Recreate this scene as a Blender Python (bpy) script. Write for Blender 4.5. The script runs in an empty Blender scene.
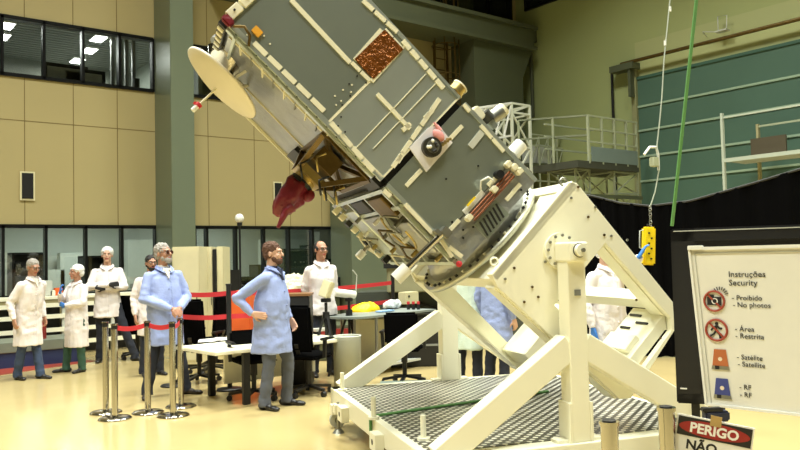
import bpy, bmesh, math, random
from mathutils import Vector, Matrix, noise, Euler
random.seed(7)
SC = bpy.context.scene
COL = SC.collection
# ------------------------------------------------------------------ camera
FPX, PITCH, ROLL, AZ = 764.0, 0.0424, 0.0236, 0.6611
_f = Vector((math.sin(AZ), math.cos(AZ), 0)); _r = Vector((math.cos(AZ), -math.sin(AZ), 0)); _u = Vector((0, 0, 1))
CF = _f*math.cos(PITCH) + _u*math.sin(PITCH); _u2 = _u*math.cos(PITCH) - _f*math.sin(PITCH)
CR = _r*math.cos(ROLL) - _u2*math.sin(ROLL); CU = _u2*math.cos(ROLL) + _r*math.sin(ROLL)
CP = Vector((0, 0, 1.6))
cd = bpy.data.cameras.new('camera'); cam = bpy.data.objects.new('camera', cd); COL.objects.link(cam)
cd.sensor_width = 36; cd.lens = FPX/800*36; cd.clip_end = 200; cd.clip_start = .05
m = Matrix.Identity(4)
for i, v in enumerate((CR, CU, -CF)):
    for j in range(3): m[j][i] = v[j]
m.translation = CP
cam.matrix_world = m
SC.camera = cam
# ------------------------------------------------------------------ world, lights, exposure
wd = bpy.data.worlds.new('world'); SC.world = wd; wd.use_nodes = True
wd.node_tree.nodes['Background'].inputs[0].default_value = (.96, 1.0, .88, 1)
wd.node_tree.nodes['Background'].inputs[1].default_value = .20
SC.view_settings.view_transform = 'Standard'; SC.view_settings.look = 'None'
SC.view_settings.exposure = -0.12; SC.view_settings.gamma = 1
def area(name, loc, size, power, color, rot=(0, 0, 0), sy=None):
    l = bpy.data.lights.new(name, 'AREA'); l.shape = 'RECTANGLE'; l.size = size; l.size_y = sy or size
    l.energy = power; l.color = color
    o = bpy.data.objects.new(name, l); COL.objects.link(o); o.location = loc; o.rotation_euler = rot
    return o
LAMP_SPOTS = [(x, y) for x in (-2.5, 4.0, 10.5) for y in (0.0, 5.0, 10.0)]
for x, y in LAMP_SPOTS:
    area('high_bay_light', (x, y, 12.3), 1.6, 560, (.975, 1.0, .89)).data.spread = math.radians(118)
# ------------------------------------------------------------------ pixel -> point helpers (authoring on real planes)
def ray(x, y): return CR*((x-400)/FPX) - CU*((y-225)/FPX) + CF
def AZp(x, y, z): d = ray(x, y); return CP + d*((z-1.6)/d.z)
def AYp(x, y, Y): d = ray(x, y); return CP + d*(Y/d.y)
def AXp(x, y, X): d = ray(x, y); return CP + d*(X/d.x)
def ADp(x, y, D): return CP + ray(x, y)*D
# frames: dolly frame (D along rails, W across, Z) and tilted frame (b up-right, W, a along the satellite)
TH = math.radians(20.5)
vW = Vector((math.sin(TH), math.cos(TH), 0)); vD = Vector((math.cos(TH), -math.sin(TH), 0)); vZ = Vector((0, 0, 1))
def frame(cols, o=Vector((0, 0, 0))):
    m = Matrix.Identity(4)
    for i, v in enumerate(cols):
        for j in range(3): m[j][i] = v[j]
    m.translation = o; return m
DOL = frame((vD, vW, vZ))
AX_D, AX_Z = 2.60, 1.62
S2 = 2**-.5
TILT = frame(((vD+vZ)*S2, vW, (vZ-vD)*S2), vD*AX_D + vZ*AX_Z)
TILTI = TILT.inverted()
def SAT(px, py, W=4.85):
    d = ray(px, py); P = CP + d*((W - CP.dot(vW))/d.dot(vW)); q = TILTI @ P
    return q.x, q.z          # (b, a)
# ------------------------------------------------------------------ materials
def lin(c): return tuple(((v/255)/12.92 if v/255 <= .04045 else ((v/255+.055)/1.055)**2.4) for v in c)
MATS = {}
def mat(name, rgb, rough=.6, metal=0, noise_amt=0, nscale=8, bump=0, bscale=30, emit=0, coat=0, spec=None):
    if name in MATS: return MATS[name]
    m = bpy.data.materials.new(name); m.use_nodes = True; nt = m.node_tree; b = nt.nodes['Principled BSDF']
    c = lin(rgb) + (1,)
    b.inputs['Base Color'].default_value = c; b.inputs['Roughness'].default_value = rough; b.inputs['Metallic'].default_value = metal
    if coat: b.inputs['Coat Weight'].default_value = coat; b.inputs['Coat Roughness'].default_value = .12
    if spec is not None: b.inputs['Specular IOR Level'].default_value = spec
    if emit: b.inputs['Emission Color'].default_value = c; b.inputs['Emission Strength'].default_value = emit
    tc = nt.nodes.new('ShaderNodeTexCoord')
    if noise_amt or not emit:
        na = noise_amt or .05
        n = nt.nodes.new('ShaderNodeTexNoise'); n.inputs['Scale'].default_value = nscale; n.inputs['Detail'].default_value = 4
        nt.links.new(tc.outputs['Object'], n.inputs['Vector'])
        mx = nt.nodes.new('ShaderNodeMix'); mx.data_type = 'RGBA'
        mx.inputs[6].default_value = tuple(v*(1-na) for v in c[:3]) + (1,); mx.inputs[7].default_value = tuple(min(1, v*(1+na)) for v in c[:3]) + (1,)
        nt.links.new(n.outputs['Fac'], mx.inputs[0]); nt.links.new(mx.outputs[2], b.inputs['Base Color'])
    if bump:
        n2 = nt.nodes.new('ShaderNodeTexNoise'); n2.inputs['Scale'].default_value = bscale; n2.inputs['Detail'].default_value = 3
        nt.links.new(tc.outputs['Object'], n2.inputs['Vector'])
        bp = nt.nodes.new('ShaderNodeBump'); bp.inputs['Strength'].default_value = bump; bp.inputs['Distance'].default_value = .02
        nt.links.new(n2.outputs['Fac'], bp.inputs['Height']); nt.links.new(bp.outputs[0], b.inputs['Normal'])
    MATS[name] = m; return m
M_cream = mat('cream_enamel', (243, 240, 216), .38, noise_amt=.03, nscale=3)
M_wallb = mat('beige_panel', (168, 154, 108), .55, noise_amt=.05, nscale=.6)
M_wallr = mat('olive_plaster', (162, 170, 116), .75, noise_amt=.07, nscale=.5)
M_wallr2 = mat('pale_olive_paint', (172, 176, 124), .6, noise_amt=.05, nscale=.7)
M_seam = mat('dark_seam', (120, 104, 62), .8)
M_pillar = mat('green_grey_pillar', (106, 115, 96), .28, noise_amt=.10, nscale=.9)
M_beam = mat('grey_green_girder', (80, 85, 64), .5, noise_amt=.08, nscale=1)
M_black = mat('black_plastic', (22, 22, 24), .45)
M_blackm = mat('black_frame_metal', (20, 21, 22), .35, 0.4)
M_fabric = mat('black_cloth', (7, 7, 8), 1.0, noise_amt=.2, nscale=3, spec=.05)
M_white = mat('white_plastic', (232, 232, 226), .5)
M_chrome = mat('brushed_steel', (196, 192, 182), .16, 1.0)
M_steel = mat('dull_steel', (150, 150, 140), .4, .8)
M_red = mat('red_belt', (196, 44, 52), .7)
M_redd = mat('dark_red_paint', (140, 36, 32), .6)
M_orange = mat('orange_panel', (222, 96, 30), .6)
M_yellow = mat('yellow_plastic', (238, 206, 20), .5)
M_grey = mat('grey_plastic', (128, 130, 126), .5)
M_lgrey = mat('light_grey_paint', (190, 192, 182), .5)
M_beige = mat('beige_cabinet', (214, 206, 168), .5)
M_desk = mat('white_laminate', (236, 232, 208), .35)
M_green = mat('green_strap', (88, 138, 76), .7)
M_blue = mat('dark_blue_paint', (34, 48, 84), .5)
M_paper = mat('paper', (240, 240, 234), .8)
M_white_cloth = mat('white_coat_cloth', (226, 219, 219), .85, noise_amt=.04, bump=.25, bscale=45)
M_blue_cloth = mat('light_blue_coat_cloth', (146, 160, 208), .85, noise_amt=.06, bump=.25, bscale=45)
M_green_cloth = mat('pale_green_coat_cloth', (200, 216, 204), .85, noise_amt=.05, bump=.25, bscale=45)
M_hairnet = mat('hairnet_cloth', (222, 222, 222), .9, noise_amt=.1, nscale=60)
M_jean = mat('blue_denim', (52, 66, 92), .9, noise_amt=.15, nscale=30)
M_gtrouser = mat('grey_trouser_cloth', (84, 88, 98), .9, noise_amt=.12, nscale=30)
M_dtrouser = mat('dark_trouser_cloth', (30, 34, 46), .9)
M_scrub = mat('green_scrub_cloth', (50, 82, 68), .9, noise_amt=.1, nscale=20)
M_shoe = mat('black_shoe_leather', (24, 22, 22), .45)
M_shoeb = mat('dark_brown_leather', (48, 40, 34), .5)
M_skin = mat('skin', (200, 158, 134), .55, noise_amt=.05, nscale=20)
M_skin2 = mat('tanned_skin', (174, 128, 104), .55, noise_amt=.05, nscale=20)
M_lip = mat('lips', (170, 92, 82), .5)
M_hair_b = mat('brown_hair', (84, 56, 40), .8, noise_amt=.35, nscale=60)
M_hair_d = mat('dark_hair', (28, 24, 24), .7, noise_amt=.3, nscale=60)
M_hair_g = mat('grey_hair', (150, 144, 138), .8, noise_amt=.3, nscale=60)
M_eye = mat('eye_white', (225, 222, 215), .3)
M_iris = mat('dark_iris', (38, 26, 20), .2)
M_glove = mat('blue_glove_rubber', (60, 120, 200), .5)
M_gloveb = mat('black_glove', (30, 30, 34), .6)
M_navy = mat('navy_polo_cloth', (36, 42, 66), .9)
M_mull = M_blackm

def floor_mat():
    m = mat('glossy_cream_epoxy', (196, 176, 124), .14, noise_amt=.03, nscale=1.2, coat=.3)
    nt = m.node_tree; b = nt.nodes['Principled BSDF']
    n = nt.nodes.new('ShaderNodeTexNoise'); n.inputs['Scale'].default_value = 2.2; n.inputs['Detail'].default_value = 5
    mr = nt.nodes.new('ShaderNodeMapRange'); mr.inputs[3].default_value = .10; mr.inputs[4].default_value = .26
    tc = nt.nodes.new('ShaderNodeTexCoord'); nt.links.new(tc.outputs['Object'], n.inputs['Vector'])
    nt.links.new(n.outputs['Fac'], mr.inputs[0]); nt.links.new(mr.outputs[0], b.inputs['Roughness'])
    return m
M_floor = floor_mat()
def diamond_mat():
    m = bpy.data.materials.new('diamond_plate'); m.use_nodes = True; nt = m.node_tree; b = nt.nodes['Principled BSDF']
    N = nt.nodes.new; L = nt.links.new
    tc = N('ShaderNodeTexCoord'); mp = N('ShaderNodeMapping'); mp.inputs['Rotation'].default_value = (0, 0, math.radians(45))
    L(tc.outputs['Object'], mp.inputs['Vector'])
    sx = N('ShaderNodeSeparateXYZ'); L(mp.outputs[0], sx.inputs[0])
    def mth(op, a, bb=None):
        n = N('ShaderNodeMath'); n.operation = op
        for i, v in enumerate((a, bb)):
            if v is None: continue
            if isinstance(v, (int, float)): n.inputs[i].default_value = v
            else: L(v, n.inputs[i])
        return n.outputs[0]
    k = math.pi/.062
    a1 = mth('SINE', mth('MULTIPLY', sx.outputs[0], k)); a2 = mth('SINE', mth('MULTIPLY', sx.outputs[1], k))
    h = mth('ABSOLUTE', mth('MULTIPLY', a1, a2))
    mr = N('ShaderNodeMapRange'); mr.inputs[1].default_value = .50; mr.inputs[2].default_value = .66; L(h, mr.inputs[0])
    mx = N('ShaderNodeMix'); mx.data_type = 'RGBA'; mx.inputs[6].default_value = lin((84, 82, 72)) + (1,); mx.inputs[7].default_value = lin((245, 242, 228)) + (1,)
    L(mr.outputs[0], mx.inputs[0]); L(mx.outputs[2], b.inputs['Base Color'])
    bp = N('ShaderNodeBump'); bp.inputs['Strength'].default_value = .6; bp.inputs['Distance'].default_value = .004; L(mr.outputs[0], bp.inputs['Height']); L(bp.outputs[0], b.inputs['Normal'])
    b.inputs['Metallic'].default_value = .45; b.inputs['Roughness'].default_value = .33
    return m
M_diamond = diamond_mat()
def glass_mat(name, tint, gl=.12):
    m = bpy.data.materials.new(name); m.use_nodes = True; nt = m.node_tree
    nt.nodes.remove(nt.nodes['Principled BSDF']); out = nt.nodes['Material Output']
    t = nt.nodes.new('ShaderNodeBsdfTransparent'); t.inputs[0].default_value = tint + (1,)
    g = nt.nodes.new('ShaderNodeBsdfGlossy'); g.inputs['Roughness'].default_value = .03
    f = nt.nodes.new('ShaderNodeFresnel'); f.inputs[0].default_value = 1.5
    mm = nt.nodes.new('ShaderNodeMath'); mm.operation = 'MULTIPLY_ADD'; mm.inputs[1].default_value = 1.0; mm.inputs[2].default_value = gl*.3
    mx = nt.nodes.new('ShaderNodeMixShader'); nt.links.new(f.outputs[0], mm.inputs[0]); nt.links.new(mm.outputs[0], mx.inputs[0])
    nt.links.new(t.outputs[0], mx.inputs[1]); nt.links.new(g.outputs[0], mx.inputs[2]); nt.links.new(mx.outputs[0], out.inputs[0])
    return m
M_glass = glass_mat('window_glass', (.90, .92, .90))
# satellite materials
M_panel = mat('grey_satellite_panel', (160, 168, 156), .34, .72, noise_amt=.06, nscale=3)
M_panel2 = mat('satin_aluminium_panel', (206, 214, 206), .32, .75, noise_amt=.08, nscale=4)
M_strip = mat('cream_tape', (226, 220, 192), .5)
M_foil = mat('silver_foil', (176, 178, 178), .36, .8, noise_amt=.2, nscale=6, bump=.5, bscale=14)
M_foil2 = mat('crinkled_grey_foil', (150, 148, 138), .38, .75, noise_amt=.3, nscale=10, bump=.8, bscale=22)
M_kapton = mat('amber_kapton_foil', (128, 72, 20), .3, .6, noise_amt=.5, nscale=22, bump=.8, bscale=40)
M_gold = mat('brass', (190, 168, 106), .35, .8, noise_amt=.2, nscale=20)
M_goldd = mat('dark_brass', (104, 84, 44), .4, .7, noise_amt=.3, nscale=20)
M_copper = mat('copper', (128, 76, 48), .35, .7)
M_maroon = mat('maroon_wrap', (112, 22, 36), .45, 0, noise_amt=.35, nscale=12, bump=.6, bscale=20)
M_dish = mat('cream_dish_paint', (214, 206, 184), .5)
M_tealfoil = mat('pale_silver_film', (196, 196, 178), .35, .5)
M_pink = mat('pink_tag', (222, 150, 148), .6)

# ------------------------------------------------------------------ mesh builder
ROOTM = {}
def to3(v): return Vector(v)
class MB:
    def __init__(s, M=None):
        s.v = []; s.f = []; s.fm = []; s.sm = []; s.mats = []; s.M = M or Matrix.Identity(4)
    def _mi(s, m):
        if m not in s.mats: s.mats.append(m)
        return s.mats.index(m)
    def add(s, vs, fs, m, smooth=False, M=None):
        T = (M if M is not None else s.M); o = len(s.v); i = s._mi(m)
        s.v += [T @ Vector(p) for p in vs]
        for f in fs: s.f.append([o+k for k in f]); s.fm.append(i); s.sm.append(smooth)
        return s
    def box(s, a, b, m, bev=0, M=None):
        x0, x1 = sorted((a[0], b[0])); y0, y1 = sorted((a[1], b[1])); z0, z1 = sorted((a[2], b[2]))
        if bev <= 0:
            vs = [(x, y, z) for z in (z0, z1) for y in (y0, y1) for x in (x0, x1)]
            return s.add(vs, [(0, 2, 3, 1), (4, 5, 7, 6), (0, 1, 5, 4), (2, 6, 7, 3), (0, 4, 6, 2), (1, 3, 7, 5)], m, M=M)
        bm = bmesh.new(); bmesh.ops.create_cube(bm, size=1)
        for v in bm.verts: v.co = Vector(((x0+x1)/2 + v.co.x*(x1-x0), (y0+y1)/2 + v.co.y*(y1-y0), (z0+z1)/2 + v.co.z*(z1-z0)))
        bmesh.ops.bevel(bm, geom=list(bm.edges), offset=min(bev, (x1-x0)*.45, (y1-y0)*.45, (z1-z0)*.45), segments=2, affect='EDGES')
        return s.frombm(bm, m, M=M)
    def frombm(s, bm, m, smooth=False, M=None):
        bm.verts.ensure_lookup_table(); bm.verts.index_update()
        s.add([v.co.copy() for v in bm.verts], [[v.index for v in f.verts] for f in bm.faces], m, smooth, M); bm.free(); return s
    def cbox(s, c, size, m, bev=0, rot=(0, 0, 0), M=None):
        T = (M if M is not None else s.M) @ Matrix.Translation(c) @ Euler(rot).to_matrix().to_4x4()
        return s.box([-v/2 for v in size], [v/2 for v in size], m, bev, M=T)
    def prism(s, poly, ext, m, M=None):
        # poly: list of 3D points, ext: extrude vector
        n = len(poly); e = Vector(ext); vs = [Vector(p) for p in poly] + [Vector(p)+e for p in poly]
        return s.add(vs, [list(range(n))[::-1], list(range(n, 2*n))] + [(i, (i+1) % n, n+(i+1) % n, n+i) for i in range(n)], m, M=M)
    def bar(s, p0, p1, w, h, m, up=(0, 0, 1), M=None):
        p0 = Vector(p0); p1 = Vector(p1); ax = (p1-p0); L = ax.length; ax.normalize(); u = Vector(up)
        side = ax.cross(u)
        if side.length < 1e-4: side = ax.cross(Vector((0, 1, 0)))
        side.normalize(); u = side.cross(ax).normalized()
        vs = [p + side*(sx*w/2) + u*(sz*h/2) for p in (p0, p1) for sx, sz in ((-1, -1), (1, -1), (1, 1), (-1, 1))]
        return s.add(vs, [(0, 3, 2, 1), (4, 5, 6, 7)] + [(i, (i+1) % 4, 4+(i+1) % 4, 4+i) for i in range(4)], m, M=M)
    def cone(s, p0, p1, r0, r1, m, n=16, M=None, smooth=True):
        p0 = Vector(p0); p1 = Vector(p1); ax = (p1-p0).normalized(); t = Vector((0, 0, 1)) if abs(ax.z) < .9 else Vector((1, 0, 0))
        a = ax.cross(t).normalized(); b = ax.cross(a)
        vs = []
        for p, r in ((p0, r0), (p1, r1)):
            for k in range(n):
                an = 2*math.pi*k/n; vs.append(p + a*(r*math.cos(an)) + b*(r*math.sin(an)))
        s.add(vs, [(i, (i+1) % n, n+(i+1) % n, n+i)[::-1] for i in range(n)], m, smooth, M)
        return s.add(vs, [list(range(n)), list(range(2*n-1, n-1, -1))], m, False, M)
    cyl = lambda s, p0, p1, r, m, n=16, M=None: s.cone(p0, p1, r, r, m, n, M)
    def tube(s, pts, r, m, n=8, M=None):
        pts = [Vector(p) for p in pts]; rs = r if isinstance(r, (list, tuple)) else [r]*len(pts)
        vs = []; prev = None
        for i, p in enumerate(pts):
            t = (pts[min(i+1, len(pts)-1)] - pts[max(i-1, 0)]).normalized()
            if prev is None:
                q = Vector((0, 0, 1)) if abs(t.z) < .9 else Vector((1, 0, 0)); a = t.cross(q).normalized()
            else:
                a = (prev - t*prev.dot(t))
                a = a.normalized() if a.length > 1e-6 else prev
            prev = a; b = t.cross(a)
            for k in range(n):
                an = 2*math.pi*k/n; vs.append(p + a*(rs[i]*math.cos(an)) + b*(rs[i]*math.sin(an)))
        fs = []
        for i in range(len(pts)-1):
            for k in range(n): fs.append((i*n+k, i*n+(k+1) % n, (i+1)*n+(k+1) % n, (i+1)*n+k))
        s.add(vs, fs, m, True, M)
        L = (len(pts)-1)*n
        return s.add(vs, [list(range(n))[::-1], list(range(L, L+n))], m, False, M)
    def sph(s, c, r, m, n=16, M=None, rot=None):
        r = (r, r, r) if isinstance(r, (int, float)) else r
        bm = bmesh.new(); bmesh.ops.create_uvsphere(bm, u_segments=n, v_segments=max(6, n//2+2), radius=1)
        R = Euler(rot).to_matrix() if rot else Matrix.Identity(3)
        for v in bm.verts: v.co = Vector(c) + R @ Vector((v.co.x*r[0], v.co.y*r[1], v.co.z*r[2]))
        return s.frombm(bm, m, True, M)
    def lathe(s, prof, m, c=(0, 0, 0), n=24, M=None, ax='z', smooth=True):
        vs = []
        for r, h in prof:
            for k in range(n):
                an = 2*math.pi*k/n; x, y = r*math.cos(an), r*math.sin(an)
                vs.append((c[0]+x, c[1]+y, c[2]+h) if ax == 'z' else ((c[0]+x, c[1]+h, c[2]+y) if ax == 'y' else (c[0]+h, c[1]+x, c[2]+y)))
        fs = []
        for i in range(len(prof)-1):
            for k in range(n): fs.append((i*n+k, i*n+(k+1) % n, (i+1)*n+(k+1) % n, (i+1)*n+k))
        return s.add(vs, fs, m, smooth, M)
    def torus(s, c, R, r, m, ax=(0, 0, 1), n=24, k=8, M=None, arc=(0, 2*math.pi)):
        ax = Vector(ax).normalized(); t = Vector((0, 0, 1)) if abs(ax.z) < .9 else Vector((1, 0, 0)); a = ax.cross(t).normalized(); b = ax.cross(a)
        full = abs(arc[1]-arc[0]-2*math.pi) < 1e-3
        pts = [Vector(c) + a*(R*math.cos(q)) + b*(R*math.sin(q)) for q in [arc[0]+(arc[1]-arc[0])*i/n for i in range(n+1)]]
        return s.tube(pts, r, m, k, M)
    def build(s, name, parent=None, bevel=0, kind=None, label=None, cat=None, group=None):
        inv = ROOTM.get(parent.name, Matrix.Identity(4)).inverted() if parent else Matrix.Identity(4)
        me = bpy.data.meshes.new(name); vs = s.v
        o0 = Vector((0, 0, 0))
        if not parent and not kind == 'structure' and vs:
            xs = [v.x for v in vs]; ys = [v.y for v in vs]; zs = [v.z for v in vs]
            o0 = Vector(((min(xs)+max(xs))/2, (min(ys)+max(ys))/2, min(zs)))
        me.from_pydata([(inv @ v) - o0 for v in vs], [], s.f)
        for mm in s.mats: me.materials.append(mm)
        me.polygons.foreach_set('material_index', s.fm); me.polygons.foreach_set('use_smooth', s.sm); me.update()
        bm = bmesh.new(); bm.from_mesh(me); bmesh.ops.recalc_face_normals(bm, faces=bm.faces); bm.to_mesh(me); bm.free()
        o = bpy.data.objects.new(name, me); COL.objects.link(o); o.location = o0
        if parent:
            o.parent = parent; ROOTM[o.name] = ROOTM[parent.name]
        if bevel:
            b = o.modifiers.new('bevel', 'BEVEL'); b.width = bevel; b.segments = 2; b.limit_method = 'ANGLE'; b.angle_limit = math.radians(40)
        tag(o, label, cat, group, kind)
        return o
def tag(o, label=None, cat=None, group=None, kind=None):
    for k, v in (('label', label), ('category', cat), ('group', group), ('kind', kind)):
        if v: o[k] = v
    return o
def thing(name, label, cat, loc=(0, 0, 0), rotz=0, group=None, M=None):
    o = bpy.data.objects.new(name, None); COL.objects.link(o); o.empty_display_size = .1
    mm = M if M is not None else Matrix.Translation(loc) @ Matrix.Rotation(rotz, 4, 'Z')
    o.matrix_world = mm; o.location = mm.to_translation(); o.rotation_euler = mm.to_euler()
    ROOTM[o.name] = mm.copy()
    return tag(o, label, cat, group)
def dup(root, M, label=None, group=None):
    r = root.copy(); COL.objects.link(r); r.location = M.to_translation(); r.rotation_euler = M.to_euler(); ROOTM[r.name] = M.copy()
    def rec(src, dst):
        for ch in list(src.children):
            c = ch.copy(); COL.objects.link(c); c.parent = dst; rec(ch, c)
    rec(root, r)
    if label: r['label'] = label
    if group: r['group'] = group
    return r
def TR(x, y, z=0, rz=0): return Matrix.Translation((x, y, z)) @ Matrix.Rotation(rz, 4, 'Z')
def text_mesh(name, body, size, m, M, parent, offset=0.0, ext=.0008, align='LEFT', label=None):
    c = bpy.data.curves.new('txt', 'FONT'); c.body = body; c.size = size; c.extrude = ext; c.offset = offset; c.align_x = align
    c.resolution_u = 3
    t = bpy.data.objects.new('txt', c); COL.objects.link(t)
    dg = bpy.context.evaluated_depsgraph_get(); me = bpy.data.meshes.new_from_object(t.evaluated_get(dg))
    bpy.data.objects.remove(t)
    mb = MB(M); mb.add([v.co.copy() for v in me.vertices], [list(p.vertices) for p in me.polygons], m)
    bpy.data.meshes.remove(me)
    return mb.build(name, parent, label=label)

exec_parts = []
# ================================================================== SETTING
YW, XW, H = 15.5, 16.6, 13.0
mb = MB(); mb.box((-8, -8, -.1), (XW+1.2, 22.5, 0), M_floor); mb.build('floor', kind='structure')
mb = MB(); mb.box((-8, -8, H), (XW+.3, YW+.3, H+.2), mat('ceiling_grey', (120, 122, 104), .9)); mb.build('ceiling', kind='structure')
# back wall with its two window bands
WL0, WL1, WU0, WU1 = 1.02, 2.36, 5.15, 6.26
XC1 = 10.4
mb = MB()
for z0, z1, x0, x1 in ((0, WL0, -8, XW), (WL1, WU0, -8, XW), (WU1, H, -8, XW), (WL0, WL1, XC1, XW), (WU0, WU1, 9.2, XW)):
    mb.box((x0, YW, z0), (x1, YW+.25, z1), M_wallb)
sx = [-4.6, -3.4, -2.2, -1.1, 0.0, 1.1, 2.2, 3.21, 4.08, 4.92, 6.85, 7.95, 8.85, 9.7]
for x in sx:
    for z0, z1 in ((0, WL0), (WL1, WU0), (WU1, H)):
        mb.box((x-.008, YW-.003, z0), (x+.008, YW+.01, z1), M_seam)
for z in (4.32, 8.2, 10.2):
    mb.box((-8, YW-.003, z-.008), (XW, YW+.01, z+.008), M_seam)
mb.build('wall_back', kind='structure')
M_refldark = mat('dark_reflection_panel', (16, 22, 20), .5)  # for dark panels added out of view to vary the reflections
# right wall
mb = MB(); mb.box((XW, -8, 0), (XW+.3, YW+.25, H), M_wallr)
mb.box((XW-.012, -8, 5.9), (XW, 11.44, 6.9), M_wallr2)
mb.build('wall_right', kind='structure')
mb = MB(); mb.box((-8.3, -8, 0), (-8, 22.5, H), mat('dim_olive_paint', (76, 74, 60), .8)); 
for y in (-4, 0.5, 5): mb.box((-8, y, 0), (-7.95, y+2.4, 4.2), M_refldark)  # dark panels added on this unseen wall for varied reflections
mb.build('wall_left', kind='structure')
mb = MB(); mb.box((-8.3, -8.3, 0), (XW+.3, -8, H), mat('dim_olive_paint', (120, 116, 88), .8))
for x in (-5, -1, 3, 7, 11): mb.box((x, -8, 0), (x+2.0, -7.95, 5.0), M_refldark)  # large dark panels added behind the camera to darken reflections
mb.build('wall_front', kind='structure')
# lower lab and upper gallery behind the glass
M_inner = mat('pale_grey_partition', (186, 192, 182), .7)
M_innerd = mat('dark_lab_wall', (92, 98, 92), .8)
mb = MB(); mb.box((-8, 20.2, 0), (XW, 20.4, 3.0), M_inner); mb.build('wall_lab', kind='structure')
mb = MB(); mb.box((-8, YW+.25, 3.0), (XW, 20.4, 3.1), M_innerd); mb.build('trim_1', kind='structure')
mb = MB(); mb.box((-8, YW+.25, 4.9), (12, 21.6, 5.0), M_innerd); mb.build('trim_2', kind='structure')
M_slat = mat('slatted_ceiling', (150, 152, 144), .6)
mb = MB()
mb.box((-8, YW+.25, 7.0), (12, 21.6, 7.08), M_slat)
for i in range(30):
    y = YW+.35+i*.2; mb.box((-8, y, 6.96), (12, y+.13, 7.0), M_slat)
mb.build('trim_3', kind='structure')
mb = MB(); mb.box((-8, 21.4, 5.0), (12, 21.6, 7.0), mat('grey_gallery_wall', (160, 162, 152), .8))
mb.box((7.2, 16.8, 5.0), (7.3, 21.4, 7.0), M_inner)
mb.build('wall_gallery', kind='structure')
# windows
def window(n, x0, x1, z0, z1, mull, sub=()):
    f = MB(); t = .05
    f.box((x0, YW-.03, z1-t), (x1, YW+.12, z1+.02), M_mull); f.box((x0, YW-.03, z0-.02), (x1, YW+.12, z0+t), M_mull)
    for x in mull: f.box((x-t/2, YW-.03, z0), (x+t/2, YW+.12, z1), M_mull)
    o = bpy.data.objects.new('window_%d' % n, None); COL.objects.link(o); ROOTM[o.name] = Matrix.Identity(4); o['kind'] = 'structure'
    f.build('window_frame', o)
    g = MB(); g.box((x0, YW+.04, z0), (x1, YW+.05, z1), M_glass); g.build('window_pane', o)
    return o
def xs_at(pxs, y): return [AYp(p, y, YW).x for p in pxs]
window(1, -8, 5.68, WL0, WL1, [-7, -5.6, -4.4, -3.2, -2.0, -.8, .6, 1.8]+xs_at((3, 46, 86, 122, 156), 250))
window(2, 6.2, XC1+.1, WL0, WL1, xs_at((195, 207, 236, 264, 289, 312.5, 335, 351), 245))
window(3, -8, 5.66, WU0, WU1, [-7, -5.6, -4.4, -3.2, -2.0, -.8, .4, 1.6]+xs_at((2, 44, 83, 119.5, 153), 60))
window(4, 6.2, 9.2, WU0, WU1, [6.25, 7.7, 9.15])
# ceiling light panels of the gallery
for i, (px, py) in enumerate(((98, 38), (89, 50), (77, 60), (6, 25), (2, 36))):
    P = AZp(px, py, 6.93)
    lab = ['nearest', 'middle', 'farthest'][i] + ' bright light panel of the row of three in the upper gallery' if i < 3 else ('bright light panel nearest the glass at the left end of upper gallery', 'bright light panel behind the leftmost one in the upper gallery')[i-3]
    t = thing('ceiling_light', lab, 'light', (P.x, P.y, 6.9), 0, 'gallery ceiling lights')
    b = MB(); b.box((P.x-.15, P.y-.32, 6.90), (P.x+.15, P.y+.24, 6.95), M_white); b.build('light_housing', t)
    b = MB(); b.box((P.x-.13, P.y-.29, 6.885), (P.x+.13, P.y+.21, 6.90), mat('lit_tube', (255, 255, 250), .5, emit=9)); b.build('light_tube', t)
    area('gallery_light', (P.x, P.y, 6.85), .3, 40, (.95, 1, .95), sy=.8)
for i, x in enumerate((-3.0, 1.5, 5.0, 8.5)):
    area('lab_light', (x, 18.0, 2.92), 1.2, 95, (.9, 1, .95))
# pillars
def pillar(n, x0, x1, y0, ztop=H):
    b = MB(); b.box((x0, y0, 0), (x1, YW, ztop), M_pillar); b.build('trim_%d' % n, kind='structure', bevel=.02)
pillar(4, 5.68, 6.17, 14.6); pillar(5, 9.93, 10.95, 14.6)
b = MB(); b.box((13.98, 14.6, 0), (15.85, YW, 7.35), M_beam)
b.prism([(15.85, 14.6, 6.55), (15.85, 14.6, 7.35), (16.25, 14.6, 7.35)], (0, .9, 0), M_beam)
b.build('trim_6', kind='structure')
b = MB(); b.box((6.9, 14.5, 7.40), (16.25, 15.45, 7.95), M_beam); b.box((6.9, 14.42, 7.95), (16.35, 15.45, 8.05), M_beam)
b.box((6.9, 14.42, 7.36), (16.3, 15.45, 7.46), M_beam); 
b.build('trim_7', kind='structure')
# dark glazing above the girder
gl = mat('dark_glazing', (44, 48, 44), .08, .5)
b = MB(); b.box((8, YW-.06, 8.15), (16.35, YW-.01, 12), gl)
for x in (9.5, 11, 12.6, 14.1, 15.4, 16.3): b.box((x-.04, YW-.12, 8.15), (x+.04, YW-.05, 12), M_mull)
for z in (9.35,): b.box((8, YW-.12, z-.04), (16.3, YW-.05, z+.04), M_mull)
b.build('window_5', kind='structure')
b = MB(); P0, P1 = AXp(526, 12, XW), AXp(565, -10, XW)
b.box((XW-.05, P1.y, 8.75), (XW-.005, P0.y+.0, 10.5), gl); b.box((XW-.08, P1.y, 8.7), (XW-.004, P0.y, 8.78), M_mull); b.box((XW-.08, P0.y-.06, 8.7), (XW-.004, P0.y, 10.5), M_mull)
b.build('window_6', kind='structure')
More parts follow.
